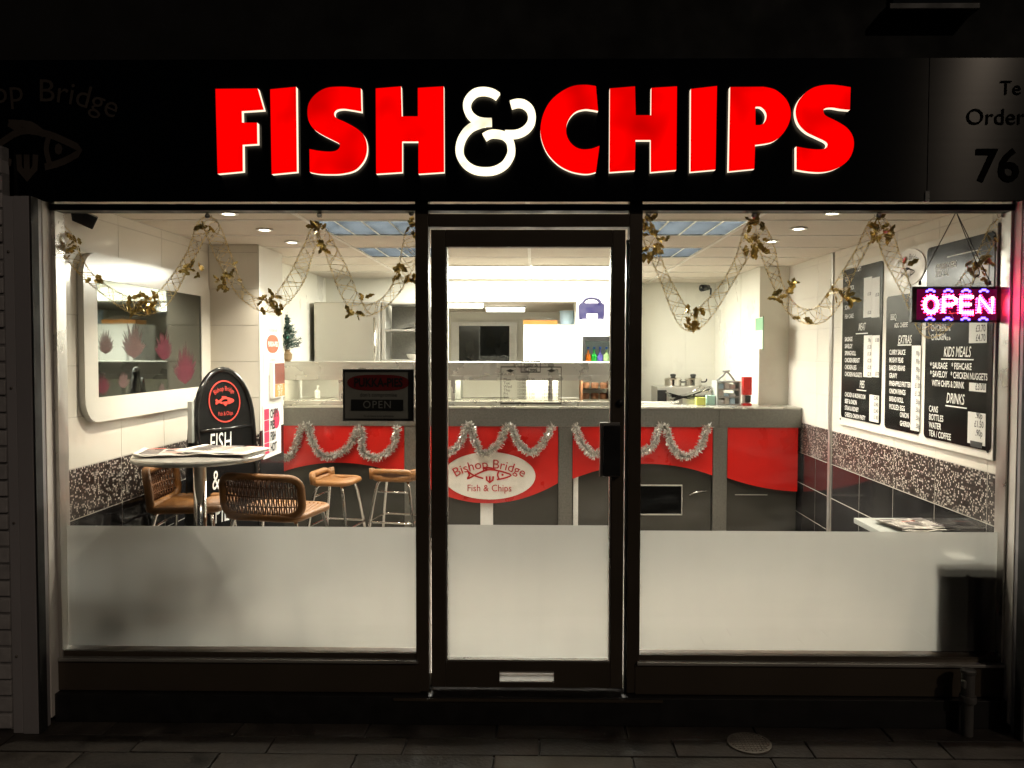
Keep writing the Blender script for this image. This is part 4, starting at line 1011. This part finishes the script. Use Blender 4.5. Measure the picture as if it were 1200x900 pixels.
# ---------------------------------------------------------------- round table and bar stools
TC = Vector((xx(234, 4.15, 535), 4.15, FLOOR)); tz = zz(533.5, 4.15)
tb = thing('round_table', 'round steel topped pedestal table by the mirror wall', 'table', TC)
MB().lathe((TC.x, TC.y, tz-.03), [(.3, 0), (.325, .004), (.33, .012), (.33, .022), (.325, .03), (.05, .03)], 48).build('top', 'steel', tb)
MB().tube([(TC.x, TC.y, FLOOR+.03), (TC.x, TC.y, tz-.03)], .033, 20).build('pedestal', 'chrome', tb)
MB().lathe(TC, [(.22, 0), (.22, .012), (.06, .03), (.04, .04)], 36).build('base', 'steel', tb)
def newspaper(c, w_, h_, rot, label, layers=3):
    t = thing('newspaper', label, 'newspaper', c)
    R_ = Matrix.Rotation(rot, 3, 'Z'); rnd = random.Random(int(c.x*977))
    for k in range(layers):
        off = Vector((rnd.uniform(-.012, .012), rnd.uniform(-.012, .012), .002+k*.004)); n = 6; vs = []
        for i in range(n+1):
            for j in range(2):
                vs.append(c + off + R_ @ Vector(((i/n-.5)*w_, (j-.5)*h_, .006*math.sin(i*1.1+k)**2 + (.012 if i == 0 else 0))))
        MB().add(vs, [(2*i, 2*i+2, 2*i+3, 2*i+1) for i in range(n)], True).build('sheet', 'newsprint', t, recalc=False)
    b, b2 = MB(), MB(); top = .002 + layers*.004 + .0075
    for cx_ in range(3):
        for r_ in range(7):
            tgt = b2 if rnd.random() < .2 else b
            q = c + R_ @ Vector(((cx_-1)*w_*.3, (r_-3)*h_*.12, top))
            tgt.obox(q, R_ @ Vector((w_*.13, 0, 0)), R_ @ Vector((0, h_*(.045 if rnd.random() < .4 else .015), 0)), (0, 0, .0004))
    b.build('print', 'news_ink', t); b2.build('print', 'news_red', t)
newspaper(Vector((TC.x-.12, TC.y-.02, tz)), .36, .27, .25, 'open newspaper on the round table, the half nearer the mirror wall')
newspaper(Vector((TC.x+.13, TC.y+.02, tz+.004)), .38, .28, -.15, 'thick newspaper on the round table toward the poster pier', 4)

def stool(label, seat_w, seat_d, sz, back_h, group):
    """bar stool built at the origin: the sitter looks to +Y, the back stands at -Y"""
    t = thing('bar_stool', label, 'bar stool', (0,0,0), group)
    hw, hd_ = seat_w/2, seat_d/2
    rim = rrect(-hw, hw, -hd_, hd_, .07, 5)
    MB().tube([(a, b_, sz) for a, b_ in rim], .02, 8, True).build('seat_rim', 'rattan', t)
    s_ = MB(); nx = 15
    for i in range(nx):
        x = -hw+.03 + (seat_w-.06)*i/(nx-1); s_.tube([(x, -hd_+.01, sz+.006), (x, 0, sz-.012), (x, hd_-.01, sz+.006)], .0115, 6)
    s_.build('seat_weave', 'rattan', t)
    # back: bent hoop with woven cane inside
    bw = hw + .015; yb = -hd_ - .015; z0, z1 = sz+.01, sz+.01+back_h
    curve = lambda x: yb + .05*(x/bw)**2
    hoop = [(a, curve(a) - (b_-z0)*.12, b_) for a, b_ in rrect(-bw, bw, z0, z1, .06, 6)]
    MB().tube(hoop, .022, 8, True).build('back_hoop', 'rattan', t)
    s_ = MB(); nx = 34
    for i in range(nx):
        x = -bw+.025 + (2*bw-.05)*i/(nx-1)
        s_.tube([(x, curve(x) - (z-z0)*.12 + .004*(1 if (i+k) % 2 else -1), z) for k, z in enumerate([z0+.01 + (back_h-.02)*q/5 for q in range(6)])], .0042, 5)
    for k in range(3):
        z = z0 + back_h*(k+1)/4; s_.tube([(x, curve(x)-(z-z0)*.12, z) for x in [-bw+.015+(2*bw-.03)*q/10 for q in range(11)]], .004, 5)
    s_.build('back_weave', 'rattan_dark', t)
    for sx in (-1, 1):
        for sy in (-1, 1):
            MB().tube(spline([(sx*(hw-.05), sy*(hd_-.06), sz-.02), (sx*(hw-.015), sy*(hd_-.03), sz-.09), (sx*(hw+.05), sy*(hd_+.04), FLOOR-FLOOR)], 4), .011, 8).build('leg', 'chrome', t)
    zr = .26; MB().tube([(a, b_, zr) for a, b_ in rrect(-hw-.025, hw+.025, -hd_-.02, hd_+.02, .04, 3)], .008, 6, True).build('foot_rail', 'chrome', t)
    MB().tube([(-hw+.02, -hd_+.03, sz-.1), (hw-.02, -hd_+.03, sz-.1)], .007, 6).build('stretcher', 'chrome', t)
    return t
SZ = .66
s1 = stool('woven rattan bar stool with its back to the window', .42, .38, SZ, .2, 'rattan bar stools')
nb = Vector((xx(313, 4.08, 585), 4.27, FLOOR)); s1.location = nb; s1.rotation_euler[2] = rad(-12)
s2 = dup(s1, (-1.93, 4.47, FLOOR), rad(-84), 'tan rattan bar stool tucked between the round table and the tiled wall')
s3 = stool('rattan bar stool at the counter beneath the tinsel, the whole one in view', .29, .28, SZ-.08, .045, 'rattan bar stools')
s3.location = (xx(394, 5.75, 560), 5.75, FLOOR); s3.rotation_euler[2] = rad(-100)
dup(s3, (xx(466, 5.95, 560), 5.95, FLOOR), rad(-10), 'rattan bar stool at the counter, half hidden by the door frame')

# ---------------------------------------------------------------- right: table with magazines, bin
YT = 4.25
q = at(1062, 616, YT)
rt = thing('side_table', 'square grey table with magazines below the menu board', 'table', (q.x, YT, FLOOR))
MB().box(q.x-.2, WR-.03, YT-.16, YT+.2, q.z-.03, q.z).build('top', 'plastic_grey', rt, None, .004)
MB().tube([((q.x+WR)/2-.1, YT, FLOOR), ((q.x+WR)/2-.1, YT, q.z-.03)], .03, 16).build('pedestal', 'chrome', rt)
newspaper(Vector((q.x+.02, YT-.02, q.z+.001)), .3, .24, .2, 'folded magazine on the grey table below the menu board', 3)
bx0, bx1 = xx(1093, 3.69, 700), WR-.02
bn = thing('litter_bin', 'tall black litter bin behind the frosted glass in the corner', 'bin', ((bx0+bx1)/2, 3.9, FLOOR))
bz = zz(655, 3.69)
MB().box(bx0, bx1, 3.69, 4.0, FLOOR, bz-.06).build('body', 'black_plastic', bn, None, .012)
MB().box(bx0-.004, bx1, 3.685, 4.005, bz-.058, bz).build('lid', 'black_plastic', bn, None, .012)
tag(MB().add([(bx0+.1, 3.7, bz+.004), (bx0+.2, 3.7, bz+.012), (bx0+.2, 3.682, bz-.05), (bx0+.13, 3.682, bz-.01), (bx0+.1, 3.9, bz+.006), (bx0+.2, 3.9, bz+.006)], [(0,1,5,4), (0,3,2,1)]).build('paper_bag', 'print_white', recalc=False), 'scrap of white paper lying on the black bin', 'paper')

# ---------------------------------------------------------------- menu board on the right wall
XW = WR - .012
y0, y1 = YG+.056, atx(985, 400, XW).y
zt, zb = atx(990, 310.5, XW).z, atx(984, 497, XW).z
mb_ = thing('menu_board', 'white wall mounted menu board with three black price panels', 'menu board', (XW, (y0+y1)/2, zb))
MB().box(XW-.004, XW+.011, y0, y1, zb, zt).build('backing', 'white_gloss', mb_, None, .003)
for yy in (y0+.04, y1-.03):
    for z in (zt-.04, zb+.04): MB().tube([(XW-.004, yy, z), (XW-.007, yy, z)], .008, 10).build('screw', 'black_plastic', mb_)
MU, MXF = Vector((0,-1,0)), XW - .0105
def mpanel(pxa, pxb, zbot, ztop):
    ya, yb = atx(pxa, 420, XW).y, atx(pxb, 420, XW).y
    P = [(-a, b_) for a, b_ in rrect(yb, ya, zbot, ztop, .025, 4)]
    o = MB().prism(P, (XW-.009, 0, 0), MU, EZ, (.004, 0, 0)).build('price_panel', 'board_black', mb_)
    return o, ya, yb
zOf = lambda px, py: atx(px, py, XW).z
pA, a0, a1 = mpanel(988, 1034.5, zOf(988, 488.5), zOf(1037, 305))
pB, b0_, b1_ = mpanel(1039.5, 1080.5, zOf(1039, 501), zOf(1041, 348))
pC, c0, c1 = mpanel(1086, 1165, zOf(1084, 512), zOf(1089, 291))
def mtext(par, rows, m='print_white'):
    b = MB()
    for body, px, py, sz, al, xs_, sh_ in rows:
        q = atx(px, py, MXF); put_text(b, body, sz*.8, (MXF, q.y, q.z), MU, EZ, al, xs_, sh_, bold=.0006)
    return b.build('lettering', m, par)
def strip(par, pxa, pxb, pya, pyb):
    q0, q1 = atx(pxa, pya, XW), atx(pxb, pyb, XW); za = atx((pxa+pxb)/2, pya, XW).z; zb_ = atx((pxa+pxb)/2, pyb, XW).z
    MB().box(XW-.0112, XW-.0092, q1.y, q0.y, zb_, za).build('price_strip', 'price_white', par)
MXF = XW - .0098
HD = .085
T = .052
rowsA = [('FISH', 1006, 318, HD, 'CENTER', .62, .2), ('COD', 990, 330, T, 'LEFT', .75, 0), ('HADDOCK', 990, 341, T, 'LEFT', .75, 0), ('PLAICE', 990, 352, T, 'LEFT', .75, 0), ('SCAMPI', 990, 363, T, 'LEFT', .75, 0), ('FISH CAKE', 990, 373.5, T, 'LEFT', .75, 0), ('MEAT', 1010, 387, HD, 'CENTER', .62, .2)]
for i, s_ in enumerate(('SAUSAGE', 'SAVELOY', 'SPRING ROLL', 'CHICKEN BREAST', 'CHICKEN LEG', 'CHICKEN NUGGETS')): rowsA.append((s_, 990, 400 + i*8.1, T, 'LEFT', .74, 0))
rowsA.append(('PIES', 1010, 454.5, HD, 'CENTER', .62, .2))
for i, s_ in enumerate(('CHICKEN & MUSHROOM', 'BEEF & ONION', 'STEAK & KIDNEY', 'CHEESE & ONION PASTY')): rowsA.append((s_, 990, 464.3 + i*7.8, T, 'LEFT', .72, 0))
mtext(pA, rowsA)
rowsB = [('BBQ', 1043.5, 375, .062, 'LEFT', .8, 0), ('ADD CHEESE', 1048, 384, .048, 'LEFT', .75, 0), ('EXTRAS', 1060, 402.5, HD, 'CENTER', .68, .2)]
for i, s_ in enumerate(('CURRY SAUCE', 'MUSHY PEAS', 'BAKED BEANS', 'GRAVY', 'PINEAPPLE FRITTER', 'ONION RINGS', 'BREAD ROLL', 'PICKLED: EGG')): rowsB.append((s_, 1042, 415.5 + i*9.05, T, 'LEFT', .76, 0))
rowsB += [('ONION', 1054.5, 488.5, T, 'LEFT', .76, 0), ('GHERKIN', 1054.5, 498.5, T, 'LEFT', .76, 0)]
mtext(pB, rowsB)
rowsC = [('PENSIONERS', 1096, 317, .055, 'LEFT', .85, .2), ('SPECIAL', 1096, 325, .055, 'LEFT', .85, .2), ('CHICKEN', 1091, 388, .056, 'LEFT', .8, 0), ('CHICKEN', 1091, 398.5, .056, 'LEFT', .8, 0), ('1/4 lb', 1108, 388, .03, 'LEFT', .9, 0), ('1/2 lb', 1108, 398.5, .03, 'LEFT', .9, 0), ('KIDS MEALS', 1121, 418, .092, 'CENTER', .66, .2),
         ('* SAUSAGE', 1090, 431.5, .058, 'LEFT', .78, 0), ('* FISHCAKE', 1115, 432.5, .058, 'LEFT', .78, 0), ('* SAVELOY', 1090, 441.3, .058, 'LEFT', .78, 0), ('* CHICKEN NUGGETS', 1114, 443, .058, 'LEFT', .72, 0), ('WITH CHIPS & DRINK', 1092, 452, .058, 'LEFT', .7, 0),
         ('DRINKS', 1119, 473, .092, 'CENTER', .66, .2), ('CANS', 1088.5, 482, .058, 'LEFT', .8, 0), ('BOTTLES', 1088.5, 491.5, .058, 'LEFT', .8, 0), ('WATER', 1088.5, 501, .058, 'LEFT', .8, 0), ('TEA / COFFEE', 1088.5, 510.5, .058, 'LEFT', .8, 0)]
mtext(pC, rowsC)
def underline(par, pxa, pxb, py):
    q0, q1 = atx(pxa, py, MXF), atx(pxb, py, MXF); zc = q0.z
    MB().box(MXF-.0005, MXF, q1.y, q0.y, zc-.004, zc+.002).build('underline', 'print_white', par)
underline(pA, 1003, 1017, 391); underline(pA, 1004, 1015, 456.5); underline(pB, 1052, 1068, 404.2); underline(pC, 1103, 1141, 420.5); underline(pC, 1108, 1133, 475); underline(pC, 1110, 1150, 301)
strip(pA, 1014.5, 1023, 325, 372); strip(pA, 1024, 1032.5, 325, 372)
strip(pA, 1014.5, 1023, 393, 442); strip(pA, 1023.4, 1032, 393, 442); strip(pA, 1021, 1031.5, 463, 494.5)
strip(pC, 1143, 1161, 299, 331); strip(pB, 1071, 1079.5, 405, 505); strip(pC, 1138.5, 1159, 377, 402); strip(pC, 1138.5, 1158, 449, 459); strip(pC, 1137, 1157, 483.5, 521)
MXF = XW - .0117
rows = [('£5.20', 1018.7, 360+8, .036, 'CENTER', .8, 0), ('£1.20', 1018.7, 346, .036, 'CENTER', .8, 0), ('£5.20', 1028, 347, .036, 'CENTER', .8, 0)]
for i, s_ in enumerate(('.90p', '£1.20', '£1.30', '£2.20', '£2.70', '£2.70')): rows.append((s_, 1018.7, 400.5 + i*8, .04, 'CENTER', .8, 0))
rows += [('£1.80', 1027.7, 400.5, .04, 'CENTER', .8, 0), ('£3.70', 1027.7, 440, .04, 'CENTER', .8, 0)]
for i, s_ in enumerate(('£2.40', '£2.40', '£2.40', '£1.85')): rows.append((s_, 1026.3, 468.5 + i*7.6, .042, 'CENTER', .8, 0))
mtext(pA, rows, 'print_grey')
rows = []
for i, s_ in enumerate(('.90p', '.90p', '.90p', '.90p', '£1.00', '£1.20', '.50p', '.50p', '.50p', '.50p')): rows.append((s_, 1075.3, 416.5 + i*9.5, .046, 'CENTER', .8, 0))
mtext(pB, rows, 'print_grey')
rows = [('£3.70', 1149, 388.5, .058, 'CENTER', .8, 0), ('£4.70', 1149, 399.5, .058, 'CENTER', .8, 0), ('£3.00', 1148.5, 457, .058, 'CENTER', .8, 0)]
for i, s_ in enumerate(('.90p', '£1.50', '.90p')): rows.append((s_, 1147, 490.5 + i*10.3, .055, 'CENTER', .8, 0))
mtext(pC, rows, 'print_grey')
q0, q1 = atx(1140, 516, XW), atx(1154, 519, XW); MB().box(XW-.013, XW-.0113, q1.y, q0.y, q0.z-.028, q0.z).build('black_patch', 'print_grey', pC)
q = atx(1066, 314, XW); b = MB()
dq = MB().prism([(.2*math.cos(k*math.pi/16), .105*math.sin(k*math.pi/16)) for k in range(32)], (XW-.009, q.y, q.z), MU, EZ, (.004,0,0)).build('logo_disc', 'silver_disc', mb_)
MXF = XW - .0098; put_text(b, 'Bishop Bridge', .05, (MXF, q.y, q.z+.045), MU, EZ, 'CENTER', .9, bend=.3); emblem(b, (MXF, q.y, q.z-.03), MU, EZ, .0007, .006); b.build('lettering', 'print_grey', dq)

# ================================================================ in the window
# LED open sign
YO = 3.684
ox0, ox1, oz0, oz1 = xx(1069, YO, 355), xx(1173, YO, 355), zz(377, YO), zz(335, YO)
os_ = thing('open_sign', 'lit red and blue LED sign reading OPEN hanging in the window', 'open sign', ((ox0+ox1)/2, YO, oz0))
cs = MB().box(ox0, ox1, YO, YO+.028, oz0, oz1).build('case', 'black_plastic', os_, None, .004)
OW, OH = ox1-ox0, oz1-oz0
MB().box(ox0+.02, ox1-.02, YO-.0012, YO-.0004, oz0+.012, oz1-.012).build('face', 'led_face_glow', os_)
b, b2, b3 = MB(), MB(), MB()
def dot(mb, x, z, r): mb.prism([(r*math.cos(k*math.pi/3), r*math.sin(k*math.pi/3)) for k in range(6)], (x, YO-.006, z), EX, EZ, (0, .005, 0))
LW, LH = OW*.15, OH*.44
lx = [ox0 + OW*f for f in (.13, .345, .54, .745)]; lz = oz0 + OH*.27
def seg(P, closed=False):
    P = [(a*LW, c_*LH) for a, c_ in P]; 
    return P
LET = [[[(.5+.5*math.cos(k*math.pi/8), .5+.5*math.sin(k*math.pi/8)) for k in range(17)]],
       [[(0,0),(0,1),(.65,1),(.95,.85),(.95,.65),(.65,.5),(0,.5)]],
       [[(.95,0),(0,0),(0,1),(.95,1)], [(0,.52),(.8,.52)]],
       [[(0,0),(0,1),(1,0),(1,1)]]]
for x_, strokes in zip(lx, LET):
    for st in strokes:
        P = seg(st)
        b2.ribbon(P, .013, (x_, YO-.0075, lz), EX, EZ, (0,.002,0))
        for (xa, za), (xb, zb_) in zip(P[:-1], P[1:]):
            n = max(1, int(math.hypot(xb-xa, zb_-za)/.011))
            for k in range(n): 
                for e in (-.0105, .0105): 
                    dx, dz = xb-xa, zb_-za; L_ = math.hypot(dx, dz); dot(b, x_+xa+dx*k/n - dz/L_*e, lz+za+dz*k/n + dx/L_*e, .003)
for i in range(4):
    for z in (oz0+OH*.1, oz0+OH*.88):
        xq = ox0 + OW*(.2+.2*i)
        for dx in (-.016, -.005, .005, .016): dot(b3, xq+dx, z + (.004 if abs(dx) < .01 else -.003), .0058)
b.build('red_leds', 'led_red', os_); b2.build('lit_letters', 'led_white', os_); b3.build('blue_leds', 'led_blue', os_)
for px in (1078, 1160):
    MB().tube([at(px, 334, YO+.02), at(px, 329.5, YO+.02)], .006, 8).build('hook', 'black_plastic', os_)
apex = at(1120.5, 248, YO+.01)
for px in (1078, 1160): MB().tube([at(px, 330, YO+.02), apex], .0022, 5).build('hanging_cord', 'cable', os_)
MB().tube(spline([at(1140, 334, YO+.03), at(1143, 325, YO+.03), at(1148, 320, YO+.03), at(1141, 300, YO+.02), at(1131, 275, YO+.01), apex], 4), .0022, 5).build('power_cord', 'cable', os_)
# pie shop hanging open card
YP = 3.69
x0, x1, z0, z1 = xx(403, YP, 462), xx(484, YP, 462), zz(492.5, YP), zz(434.5, YP)
ps = thing('hanging_open_card', 'dim grey window card with red oval and the word OPEN', 'sign', ((x0+x1)/2, YP, z0))
MB().box(x0, x1, YP, YP+.006, z0, z1).build('card', 'sign_grey', ps)
MB().ribbon([(x0, z0), (x1, z0), (x1, z1), (x0, z1)], .014, (0, YP-.004, 0), EX, EZ, (0, .012, 0), True).build('frame', 'sign_dark', ps)
xc, zc = (x0+x1)/2, z1 - .057; hw = (x1-x0)/2
MB().prism([(hw*.9*math.copysign(abs(math.cos(k*math.pi/12))**.6, math.cos(k*math.pi/12)), .037*math.copysign(abs(math.sin(k*math.pi/12))**.9, math.sin(k*math.pi/12))) for k in range(24)], (xc, YP-.003, zc), EX, EZ, (0, .002, 0)).build('logo', 'sign_red', ps)
b = MB(); put_text(b, 'PUKKA-PIES', .056, (xc, YP-.0045, zc-.018), EX, EZ, 'CENTER', .78, bold=.002)
put_text(b, "don't compromise", .026, (xc, YP-.0015, zc-.065), EX, EZ, 'CENTER', .9)
put_text(b, 'To us there is no substitute', .014, (xc, YP-.0015, z0+.013), EX, EZ, 'CENTER', .9)
b.build('lettering', 'sign_dark', ps)
sl = MB().box(x0+.035, x1-.045, YP-.006, YP-.001, z0+.045, z0+.095).build('slider', 'sign_dark', ps)
b = MB(); put_text(b, 'OPEN', .05, (xc-.005, YP-.0075, z0+.055), EX, EZ, 'CENTER', .95, spacing=1.15); b.build('slider_lettering', 'sign_grey', sl)
# little spotlight in the corner
c = at(97, 255, 3.82)
sp_ = thing('corner_spotlight', 'small black spotlight fixed in the top corner of the window', 'spotlight', c)
MB().obox(c, (.045, .03, -.022), (-.014, .028, .008), (.014, 0, .028)).build('head', 'black_plastic', sp_, None, .006)
MB().tube(spline([c + Vector((-.035, 0, -.005)), c + Vector((-.06, .0, -.045)), c + Vector((-.1, .0, -.03)), c + Vector((-.125, 0, 0))], 5), .008, 8).build('arm', 'black_plastic', sp_)
MB().tube([c + Vector((-.135, 0, .0)), c + Vector((-.115, 0, .0))], .022, 12).build('mount', 'black_plastic', sp_)

# gold wire garlands
def leaf(mb, p, d, n, L):
    d, n = d.normalized(), n.normalized(); s_ = d.cross(n).normalized()
    c_ = [p, p + d*L*.3 + s_*L*.27 + n*L*.06, p + d*L*.5 + s_*L*.16, p + d*L*.72 + s_*L*.24 + n*L*.05, p + d*L*1.05, p + d*L*.72 - s_*L*.24 + n*L*.05, p + d*L*.5 - s_*L*.16, p + d*L*.3 - s_*L*.27 + n*L*.06, p + d*L*.5 - n*L*.06]
    mb.add(c_, [(i, i+1, 8) for i in range(7)] + [(7, 0, 8)])
def garland(P, clusters, hooks, label, seed):
    rnd = random.Random(seed); YW_ = 3.715
    base = spline([at(a, b_, YW_) for a, b_ in P], 12)
    t = thing('gold_garland', label, 'garland', (base[0].x, YW_, base[0].z), 'gold wire garlands in the windows')
    wire = MB(); s = [0]
    for i in range(1, len(base)): s.append(s[-1] + (base[i]-base[i-1]).length)
    dens = []
    n = int(s[-1]/.006); pts = []; j = 0
    for k in range(n+1):
        q = s[-1]*k/n
        while j < len(s)-2 and s[j+1] < q: j += 1
        f = (q - s[j])/max(1e-9, s[j+1]-s[j]); pts.append((q, base[j].lerp(base[j+1], f), (base[j+1]-base[j]).normalized()))
    def strand(turn, ph, rmul, edge=None):
        out = []
        for q, p, tg in pts:
            sd = tg.cross(Vector((0,1,0))).normalized(); R = (.029 + .008*math.sin(q*11+seed) )*rmul*(.35 + .65*min(1, q/.05, (s[-1]-q)/.05))
            an = ph + turn*q
            if edge is None: v = sd*math.cos(an)*R + Vector((0,1,0))*math.sin(an)*R
            else: v = sd*edge*R + Vector((0, .004*math.sin(q*160+ph), 0)) + sd*.0035*math.cos(q*160+ph)
            out.append(p + v)
        return out
    for turn, ph in ((42, 0), (42, 3.14), (-42, .6), (-42, 3.7), (60, 1.5)): wire.tube(strand(turn, ph, 1), .0011, 4, caps=False)
    for e in (-1, 1):
        for ph in (0, 3.14): wire.tube(strand(0, ph, 1.02, e), .0012, 4, caps=False)
    stuff(wire.build('wire_mesh', 'gold_wire', t, recalc=False))
    lv = MB()
    for px, py, nlf, sp in clusters:
        c_ = at(px, py, YW_)
        for k in range(nlf):
            d = Vector((rnd.gauss(0,1), rnd.gauss(0,.6)-.2, rnd.gauss(0,1))); leaf(lv, c_ + Vector((rnd.gauss(0, sp), rnd.gauss(0, .012), rnd.gauss(0, sp))), d, Vector((rnd.gauss(0,.5), -1, rnd.gauss(0,.5))), rnd.uniform(.032, .056))
    stuff(lv.build('leaves', 'gold', t, recalc=False))
    for px, py in hooks:
        c_ = at(px, py, YG+.03)
        MB().tube([c_ + Vector((0, 0, 0)), c_ + Vector((0, .012, 0))], [.012, .005], 12).build('suction_hook', 'clear_plastic', t)
        MB().tube(spline([c_ + Vector((0, .01, 0)), c_ + Vector((0, .04, -.005)), c_ + Vector((0, .05, .012))], 3), .002, 5).build('hook', 'chrome', t)
    return t
garland([(68,262),(78,285),(100,320),(135,348),(165,360),(192,348),(222,302),(243,262),(262,300),(285,345),(318,358),(345,330),(360,296),(374,268),(395,310),(412,350),(428,364),(455,350),(475,315),(486,262)],
        [(72,272,6,.012),(80,292,5,.02),(92,288,5,.012),(112,325,3,.012),(165,356,13,.022),(178,356,9,.02),(152,362,5,.012),(219,310,4,.016),(232,322,6,.013),(242,262,5,.007),(262,330,5,.014),(274,320,6,.016),(266,336,4,.01),(312,352,8,.02),(330,362,6,.014),(322,350,6,.014),(374,268,7,.012),(378,288,7,.012),(414,368,7,.012),(426,350,4,.012),(466,318,6,.012),(484,325,6,.012),(482,264,8,.01)],
        [(243,253),(374,252),(482,250)], 'gold wire garland with foil leaves across the mirror side window', 1)
garland([(756,258),(768,300),(785,340),(800,370),(812,378),(830,362),(850,335),(870,300),(884,268),(898,290),(910,330),(925,358),(942,370),(962,368),(980,345),(1005,300),(1029,262),(1045,300),(1060,335),(1076,372),(1090,388),(1110,372),(1132,330),(1155,290),(1172,258)],
        [(760,265,16,.022),(775,285,7,.014),(760,292,6,.014),(770,295,4,.014),(812,372,8,.018),(818,362,5,.012),(812,380,4,.012),(884,262,10,.014),(876,284,8,.014),(890,286,8,.016),(885,295,5,.014),(908,346,6,.012),(928,334,6,.014),(942,372,4,.008),(978,340,7,.014),(992,350,6,.012),(1026,265,10,.014),(1038,272,8,.014),(1030,280,6,.014),(1060,308,3,.01),(1075,368,4,.01),(1140,310,7,.016),(1155,305,6,.014),(1150,322,6,.014),(1164,285,4,.014)],
        [(760,251),(884,252),(1030,252),(1176,252)], 'gold wire garland with foil leaves across the menu board side window', 2)
